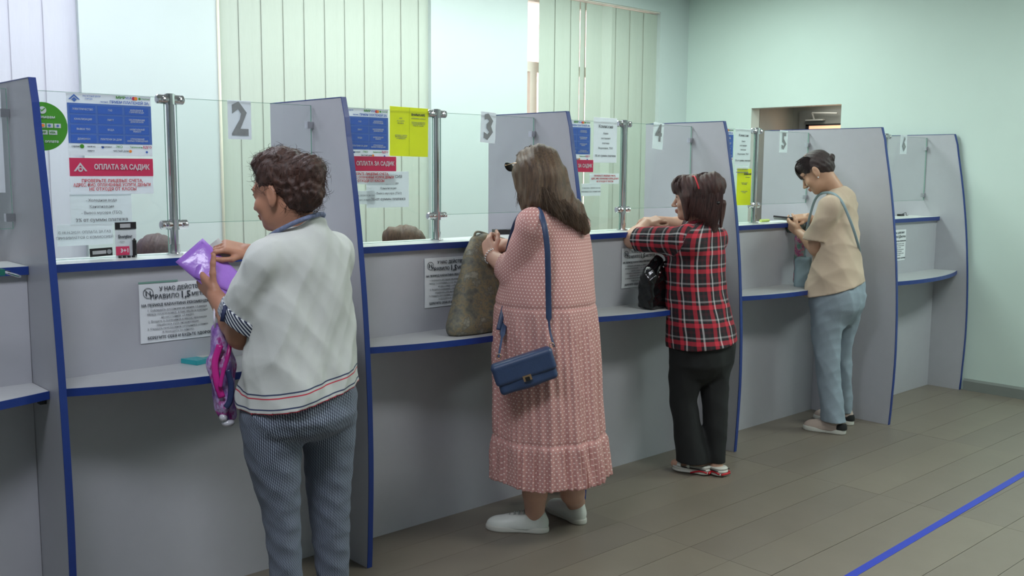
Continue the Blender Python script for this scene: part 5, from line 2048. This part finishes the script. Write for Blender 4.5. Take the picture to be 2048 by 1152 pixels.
# hair
Mh = np.array(hb)
HP = [Ell(HL(0, -.012, .040), (.080, .098, .080), Mh, .03), Ell(J(1424, 373, -.02), (.066, .068, .074), None, .03), Ell(J(1406, 410, -.02), (.058, .06, .080), None, .04),
      Ell(J(1364, 372, -.01), (.048, .055, .052), None, .03), Cone(J(1372, 395, -.06), J(1374, 436, -.065), .028, .014, .03), Cone(J(1414, 420, -.03), J(1426, 456, -.05), .046, .026, .03), Ell(J(1396, 402, -.05), (.036, .03, .05), None, .03)]
F = Field(HP, .0035)
F.apply(Ell(HL(0, .085, -.052), (.08, .045, .082), Mh, .01), 'sub', .012)
F.add(lambda x, y, z: .0014 * np.sin(280 * (x * .6 - y * .8) + 12 * np.sin(9 * z)) + .002 * np.sin(120 * (x * .6 - y * .8) + 10 * z))
hair = F.mesh('hair', 'hair_c', P.root)
F = Field([Cone(J(1434, 396, -.03), J(1444, 406, -.04), .014, .018, .01), Cone(J(1445, 408, -.04), J(1442, 452, -.05), .018, .009, .01), Cone(J(1425, 420, -.05), J(1427, 462, -.07), .028, .012, .01)], .003)
F.add(lambda x, y, z: .0014 * np.sin(330 * (x * .6 - y * .8)))
F.mesh('ponytail', 'hair_c', hair)
rr = np.random.RandomState(3)
cur = []
for i in range(260):     # fringe and side locks
    w = rr.rand()
    s0 = HL(rr.uniform(-.01, .05), .03 + rr.uniform(-.02, .04), .118)
    m1 = J(1350 + 24 * w + rr.randn(), 350 + rr.randn() * 2, -.05)
    e = J(1348 + 30 * w + rr.randn() * 1.5, 372 + 20 * w + rr.randn() * 4 + (42 * (w > .75)), -.07 + .03 * (w < .3))
    cur.append((bez(s0, m1, m1 + (e - m1) * .5 + rr.randn(3) * .002, e, 8), rr.uniform(.0008, .0014)))
for i in range(500):
    w = rr.rand()
    s0 = J(1390 + 40 * w, 350 + 4 * rr.rand() - 6 * math.sin(w * 3), -.03)
    m1 = J(1385 + 72 * w, 372 + rr.randn() * 4, -.10 + .03 * w)
    m2 = J(1380 + 66 * w, 410 + rr.randn() * 4, -.11 + .02 * w)
    e = J(1376 + 58 * w + rr.randn() * 2, 432 + 24 * w + rr.randn() * 6, -.09)
    cur.append((bez(s0, m1, m2, e, 8), rr.uniform(.0008, .0014)))
strands(P, 'hair_strands', cur, 'hair_c', parent=hair)
bm = B(); tube(bm, smooth_path(v3(J(1383, 354, -.03), J(1389, 353, -.07), J(1394, 365, -.10), J(1398, 378, -.105))), .004, 6)
P.part('hair_band', bm, plain('red_band', (190, 40, 52), .4, .05), label='thin red hair band')
bm = B(); tube(bm, [J(1431, 405, -.075), J(1436, 406, -.08), J(1441, 405, -.07)], .010, 8); P.part('hair_tie', bm, 'black_plastic')

# black patent handbag on the shelf
bb = at(1311, 612, 'z', .8475)
cbx = V3(bb.x + .045, bb.y + .05, .8475)
cbx = V3(*at(1313, 600, 'y', -.185)); cbx[2] = .8475
t = thing('handbag', 'glossy black handbag on the shelf beside the plaid shirt', 'handbag', cbx)
pg = plain('black_patent', (16, 16, 18), .14, .1, 20, bump=.25, bscale=14)
F = Field([RBox(cbx + V3(0, .01, .075), (.085, .050, .074), None, .018, .02), Ell(cbx + V3(-.015, .01, .17), (.072, .05, .06), None, .03), Cone(cbx + V3(.0, .01, .16), cbx + V3(.012, .01, .235), .05, .030, .03), Ell(cbx + V3(-.055, .0, .155), (.035, .045, .04), None, .02)], .004)
F.add(folds(.005, 61, 40, 30)).cut((0, 0, -1), (0, 0, .8478), .003)
F.mesh('body', pg, t)
bm = B(); tube(bm, smooth_path([cbx + V3(-.055, -.045, .15), cbx + V3(-.05, -.05, .20), cbx + V3(.0, -.045, .235), cbx + V3(.045, -.045, .21), cbx + V3(.05, -.045, .15)]), .006, 8)
fin('handle', bm, pg, t, True)
bm = B()
for q in ((-.03, -.044, .185), (-.002, -.044, .212), (-.045, -.047, .165)):
    ball(bm, Vector(cbx) + Vector(q), (.009, .004, .006), 8, 6)
fin('buckle', bm, 'chrome', t, True)

# ================================================================== person in the beige shirt
P = Person(3.24, -.42, 'person in beige shirt and light jeans looking down at her hands', 90)
J = P.J
hc = J(1634, 343, .0); hf = P.r * -.72 + P.v * .16 + V3(0, 0, -.56)
ha, hs, HL, hb = head_prims(hc, hf, 1.02)
shL, elL, wrL = J(1662, 412, -.13), J(1634, 495, -.02), J(1598, 464, .12)
shR, elR, wrR = J(1688, 412, .09), J(1650, 462, .33), J(1616, 434, .25)
pr = ha + [Cone(HL(0, -.03, -.045), J(1680, 392, 0), .043, .047, .03), Cone(J(1680, 440, 0), J(1672, 590, 0), .08, .10, .05),
           Cone(J(1680, 408, 0), shL, .045, .045, .04), Cone(J(1680, 408, 0), shR, .045, .045, .04)]
pr += arm(shL, elL, wrL, (.052, .048, .040, .025)) + arm(shR, elR, wrR, (.05, .042, .036, .025))
pr += hand_prims(wrL, J(1576, 448, .17) - wrL, -P.v * .8 + V3(0, 0, -.5), V3(0, 0, 1) - P.r * .1, (.35, .5, .6, .6), .95, .02, .3, 1.0, .5)
pr += hand_prims(wrR, J(1586, 437, .21) - wrR, V3(0, 0, .9) - P.v * .5, -P.v * .9 - V3(0, 0, .1), (.5, .6, .6, .7), .95, .01, .4, 1.0, .4)
f0, f1 = at(1691, 869, 'z', 0), at(1607, 857, 'z', 0)
hl = V3(f0.x, f0.y, 0); tl = V3(f1.x, f1.y, 0); dL = nrm(tl - hl)
if np.linalg.norm(tl - hl) > .27:
    tl = hl + dL * .265
f0 = at(1706, 851, 'z', 0); hr = V3(f0.x, f0.y, 0); dR = nrm(V3(-.02, 1, 0)); tr_ = hr + dR * .26
aL, aR = hl + dL * .06 + V3(0, 0, .09), hr + dR * .06 + V3(0, 0, .09)
lgL, cL, _c = leg(P, [(590, 1620, 1692), (640, 1621, 1690), (678, 1622, 1682), (730, 1630, 1681), (766, 1634, 1682), (810, 1639, 1689), (845, 1641, 1693)], -.05, aL)
lgR, cR, _c = leg(P, [(590, 1660, 1730), (640, 1664, 1719), (678, 1668, 1708), (700, 1670, 1704), (766, 1672, 1705), (832, 1674, 1706)], .05, aR)
pr += cL + cR
for a_, d_ in ((aL, dL), (aR, dR)):
    pr += [Cone(a_ - V3(0, 0, .045), a_ + d_ * .10 - V3(0, 0, .064), .022, .014, .01)]
F = Field(pr, .0036)
for q in hs:
    F.apply(q, 'sub')
lipc4 = HL(0, .095, -.063)
F.mesh('body', 'skin_d', P.root, extra=lambda Q: 1.25 - np.linalg.norm((Q - lipc4) / (.021, .021, .016), axis=1))
face_details(P, hc, hf, 1.02, earring=True)
lvt = [P.lv(*a) for a in ((372, 1682, 1692, .9), (377, 1672, 1698, .9), (384, 1660, 1705, .8), (396, 1650, 1712, .8), (420, 1642, 1715, .85), (450, 1638, 1716, .9), (500, 1624, 1721, .95), (540, 1615, 1727, .95), (600, 1608, 1735, .95))]
st = Stack(lvt, P.yaw, .03, 2.25, uref=.17)
hn, hp = plane3(J(1612, 592, -.02), J(1730, 562, .03), J(1650, 592, -.17))
sx = nrm(J(1631, 490, -.06) - shL); cp = J(1631, 482, -.062); cd_ = nrm(P.r * -.12 - V3(0, 0, 1))
sl = [Clip(Cone(shL, cp + sx * .08, .064, .080, .018), [(cd_, cp)]), Clip(Cone(shR, elR, .066, .07, .04), [(nrm(elR - shR), shR + (elR - shR) * .8)])]
yk = [Cone(J(1682, 396, 0), shL, .058, .064, .04), Cone(J(1682, 396, 0), shR, .058, .064, .04)]
F = Field([st] + yk + sl, .0048).add(folds(.009, 71, 16, 10)).cut(hn, hp)
F.apply(Cone(cp + sx * .03, cp + sx * .2, .060, .062), 'sub', .002)
F.mesh('t_shirt', 'beige', P.root)
lv = [P.lv(*a) for a in ((560, 1624, 1728, .9), (590, 1622, 1730, .9), (615, 1624, 1726, .9), (635, 1636, 1712, .9), (650, 1655, 1700, .8))]
tr = [Stack(lv, P.yaw, .03, 2.3), lgL, lgR]
F = Field(tr, .005).add(folds(.0055, 81, 26, 26))
F.cut((0, 0, -1), (0, 0, .072))
je = F.mesh('jeans', 'denim', P.root)
bm = B()
a_ = [J(1658, 592, -.17), J(1682, 583, -.17), J(1682, 600, -.172), J(1672, 608, -.172), J(1660, 606, -.172)]
for h_, t_ in ((hl, tl), (hr, tr_)):
    g_, A_ = shoe(P, h_, t_, ('beige_suede', 'white_rubber', 'white_rubber'), .046, .085, name='sneaker', sole_h=.030)
    F = Field([Clip(Ell(A_(.17, 0, .038), (.046 * .76, .052, .052), np.array([V3(1, 0, 0), V3(0, 1, 0), V3(0, 0, 1)]), .0), [((0, 0, 1), A_(0, 0, .066)), ((0, 0, -1), A_(0, 0, .028))])], .0035)
    F.mesh('heel_patch', 'black_cloth', g_, label='black heel patch')
# hair
Mh = np.array(hb)
HP = [Ell(HL(0, -.014, .036), (.078, .097, .083), Mh, .02), Ell(HL(0, -.055, .0), (.058, .05, .06), Mh, .03), Ell(HL(-.0, .062, .068), (.052, .034, .036), Mh, .02)]
F = Field(HP, .003)
F.apply(Ell(HL(0, .085, -.055), (.085, .062, .085), Mh, .01), 'sub', .008)
for s_ in (1, -1):
    F.apply(Ell(HL(s_ * .085, .0, -.02), (.028, .030, .045), Mh, .01), 'sub', .008)
F.add(lambda x, y, z: .0009 * np.sin(300 * (x * .7 + z * .7)) + .0009 * np.sin(170 * (z - x * .4)))
hair = F.mesh('hair', 'hair_d', P.root)
F = Field([Ell(J(1661, 318, -.02), (.024, .024, .024), None, .01), Cone(J(1652, 323, -.02), J(1660, 320, -.02), .016, .016, .01), Ell(J(1664, 312, -.02), (.014, .014, .014), None, .01)], .003)
F.add(lambda x, y, z: .0015 * np.sin(260 * x + 200 * z))
F.mesh('hair_bun', 'hair_d', hair)
rr = np.random.RandomState(2)
cur = []
for i in range(220):
    w = rr.uniform(-1, 1)
    s0 = HL(w * .03, .05, .108); e = HL(w * .062, .098 - .03 * w * w, .030 - .035 * abs(w) + rr.randn() * .005)
    m1 = HL(w * .045, .100, .085); m2 = HL(w * .058, .108 - .02 * w * w, .06)
    cur.append((bez(s0, m1, m2, e, 8), rr.uniform(.0007, .0012)))
bunp = J(1655, 321, -.02)
for i in range(420):
    w = rr.rand()
    s0 = HL(-.04 * rr.uniform(-1, 1) - .02, .06 * rr.uniform(.2, 1), .112)
    a0 = rr.uniform(-.9, 2.6)
    s0 = HL(-.078 * math.sin(max(0, min(1.5, a0)) * .9 + .1), rr.uniform(.0, .06), .115 * math.cos(max(0, a0) * .6))
    m1 = HL(-.088 * (.4 + .6 * rr.rand()), -.02, .09); m2 = (m1 + bunp) / 2 + (HL(0, 0, 1) - HL(0, 0, 0)) * .01
    cur.append((bez(s0, m1, m2, bunp + rr.randn(3) * .006, 8), rr.uniform(.0006, .0010)))
strands(P, 'hair_strands', cur, 'hair_d', parent=hair)
# pale shoulder bag, its strap across the back
pbm = plain('pale_blue_leather', (138, 160, 168), .5, .05, 20)
cB = J(1606, 545, .12)
t = thing('shoulder_bag', 'pale grey blue shoulder bag in front of the person in beige shirt', 'handbag', cB)
F = Field([RBox(cB, (.05, .045, .095), np.array([P.r, P.v, V3(0, 0, 1)]), .02, .01)], .004).add(folds(.003, 5, 30, 20))
F.mesh('body', pbm, t)
bm = B()
tube(bm, smooth_path(v3(J(1610, 515, .12), J(1612, 470, .16), J(1630, 400, .05), J(1655, 385, -.08), J(1680, 398, -.155), J(1700, 440, -.155), J(1713, 478, -.11), J(1719, 505, -.03), J(1716, 540, .10), J(1680, 570, .2), J(1625, 545, .18))), .0075, 8, True, .3, up=tuple(P.v))
fin('strap', bm, pbm, t, True)
# bright plastic bag held against the counter
m = NB('flowered_plastic', .2, (150, 120, 140)); nz = m.noise(24, 3, .6)
rp = m.n('ShaderNodeValToRGB'); cr = rp.color_ramp
cr.elements[0].position = .36; cr.elements[0].color = rgb(96, 128, 116); cr.elements[1].position = .47; cr.elements[1].color = rgb(142, 140, 146)
for ps, c in ((.53, (190, 96, 118)), (.58, (120, 70, 130)), (.66, (200, 160, 120))):
    e = cr.elements.new(ps); e.color = rgb(*c)
m.link(nz, rp.inputs[0]); m.color(rp.outputs[0])
fb = np.array(at(1596, 570, 'y', -.10)); fb[2] = .849
t = thing('shopping_bag', 'small bright flowered plastic bag standing on the shelf by the beige shirt', 'bag', fb)
F = Field([Cone(fb + V3(0, 0, .03), fb + V3(.0, -.0, .27), .034, .030, .02, .8, (1, 0, 0)), Ell(fb + V3(0, 0, .29), (.02, .028, .03), None, .02)], .004).add(folds(.004, 15, 50, 20)).cut((0, 0, -1), (0, 0, .8478), .003)
F.mesh('bag_body', m.m, t)
bm = B(); tube(bm, smooth_path([fb + V3(-.01, 0, .30), fb + V3(-.015, 0, .34), fb + V3(.015, 0, .345), fb + V3(.01, 0, .30)]), .004, 6); fin('handle', bm, m.m, t, True)
# telephone and open purse in her hands
c = J(1571, 437, .20)
t = thing('telephone', 'dark telephone held over the counter by the person in beige', 'telephone', c)
Mx = Matrix.Translation(c) @ Matrix((P.r * 1.0, P.v, V3(0, 0, 1))).transposed().to_4x4() @ Matrix.Rotation(-.25, 4, 'X') @ Matrix.Rotation(.08, 4, 'Y')
bm = B(); box(bm, -.07, .045, -.035, .035, -.005, .005, Mx); fin('case', bm, 'black_plastic', t, bevel=.004)
bm = B(); box(bm, -.065, .040, -.031, .031, .005, .0055, Mx); fin('screen', bm, plain('grey_green_screen', (96, 112, 108), .15, .05), t)
c = J(1598, 458, .16)
t = thing('purse', 'small open black green purse in the hands of the person in beige', 'purse', c)
bm = B(); pillow(bm, v3(J(1568, 448, .20), J(1612, 444, .22), J(1614, 468, .18), J(1574, 464, .16)), .012, .004, 8); fin('pouch', bm, plain('dark_green_leather', (32, 42, 36), .4, .15, 30), t, True)
bm = B(); tube(bm, v3(J(1568, 448, .205), J(1590, 444, .215), J(1612, 444, .225)), .003, 6); fin('zip', bm, 'gold', t)

# ================================================================== clerks behind the glass
def clerk(x, y, topz, fdir, label, hm, cm, smk='skin_b', tail=None):
    P = Person(x, y, label, 270)
    hc = V3(x, y, topz - .128); hf = nrm(V3(*fdir))
    ha, hs, HL, hb = head_prims(hc, hf, 1.0)
    sh = [V3(x - .17, y + .02, topz - .33), V3(x + .17, y + .02, topz - .33)]
    hips = V3(x, y + .08, .52)
    pr = ha + [Cone(HL(0, -.03, -.05), V3(x, y + .03, topz - .30), .05, .06, .03), Cone(V3(x, y + .03, topz - .38), hips, .12, .14, .05)]
    for s_, q in zip((-1, 1), sh):
        el = q + V3(s_ * .03, -.02, -.25); wr = el + V3(-s_ * .06, -.15, .0); wr[2] = max(wr[2], .75); wr[1] = max(wr[1], y - .12)
        pr += [Cone(V3(x, y + .03, topz - .33), q, .06, .055, .03)] + arm(q, el, wr) + hand_prims(wr, V3(-s_ * .2, -.6, -.05), V3(0, 0, 1), V3(-s_, 0, 0), (.4, .4, .5, .5), .9)
        kn = V3(x + s_ * .09, y - .12, .50); ft = kn + V3(0, .06, -.44)
        pr += [Cone(hips + V3(s_ * .09, 0, 0), kn, .085, .06, .03), Cone(kn, ft + V3(0, 0, .02), .055, .04, .02), Cone(ft, ft + V3(0, -.10, -.02), .035, .03, .02)]
    F = Field(pr, .0055)
    for q in hs:
        F.apply(q, 'sub')
    F.mesh('body', smk, P.root, extra=lambda Q: np.zeros(len(Q)))
    face_details(P, hc, hf, 1.0)
    st = Stack([(.46, x, y + .08, .19, .15), (.7, x, y + .06, .18, .13), (.95, x, y + .04, .19, .12), (topz - .33, x, y + .03, .20, .10), (topz - .29, x, y + .03, .12, .08), (topz - .27, x, y + .03, .08, .06)], 0, .03)
    F = Field([st] + [Cone(q, q + V3(s_ * .03, -.02, -.20), .068, .062, .03) for s_, q in zip((-1, 1), sh)], .006).add(folds(.004, 4, 18, 10))
    F.mesh('uniform', cm, P.root)
    Mh = np.array(hb)
    HP = [Ell(HL(0, -.016, .036), (.083, .102, .088), Mh, .02), Ell(HL(0, -.06, -.01), (.065, .05, .08), Mh, .03)]
    if tail is not None:
        HP += [Ell(hc + V3(*tail), (.045, .045, .055), None, .03)]
    F = Field(HP, .004)
    F.apply(Ell(HL(0, .09, -.045), (.075, .055, .095), Mh, .01), 'sub', .010)
    F.add(lambda x, y, z: .0012 * np.sin(260 * (x * .7 - y * .7)) + .0015 * np.sin(120 * (x - y) + 9 * z))
    F.mesh('hair', hm, P.root)
    t = thing('office_chair', 'black office chair of the ' + ' '.join(label.split(',')[0].split()[:6]), 'chair', (x, y + .08, 0))
    bm = B(); box(bm, x - .22, x + .22, y - .1, y + .3, .37, .43); fin('seat', bm, 'black_cloth', t, bevel=.02)
    bm = B(); box(bm, x - .20, x + .20, y + .31, y + .35, .50, .85); fin('backrest', bm, 'black_cloth', t, bevel=.015)
    bm = B(); tube(bm, [(x, y + .1, .37), (x, y + .1, .06)], .025)
    tube(bm, [(x, y + .28, .40), (x, y + .33, .42), (x, y + .33, .55)], .012)
    for k in range(5):
        a = k * 2 * math.pi / 5
        tube(bm, [(x, y + .1, .08), (x + .26 * math.cos(a), y + .1 + .26 * math.sin(a), .03)], [.02, .012])
        ball(bm, (x + .26 * math.cos(a), y + .1 + .26 * math.sin(a), .022), .022, 8, 6)
    fin('base', bm, 'black_plastic', t)


MAT['hair_e'] = hairmat('hair_plum_brown', (62, 46, 52), (110, 88, 84))
clerk(-.43, .62, 1.262, (.25, -.8, -.55), 'seated clerk by the nearest post, only the top of the head above the counter', 'hair_e', cloth('blue_uniform', (40, 48, 96)))
clerk(.835, .62, 1.262, (.85, -.42, -.12), 'seated clerk with pinned up brown hair and forehead showing behind the second glass', MAT['hair_b'], cloth('pale_uniform', (150, 160, 180)), tail=(-.10, .0, .065))
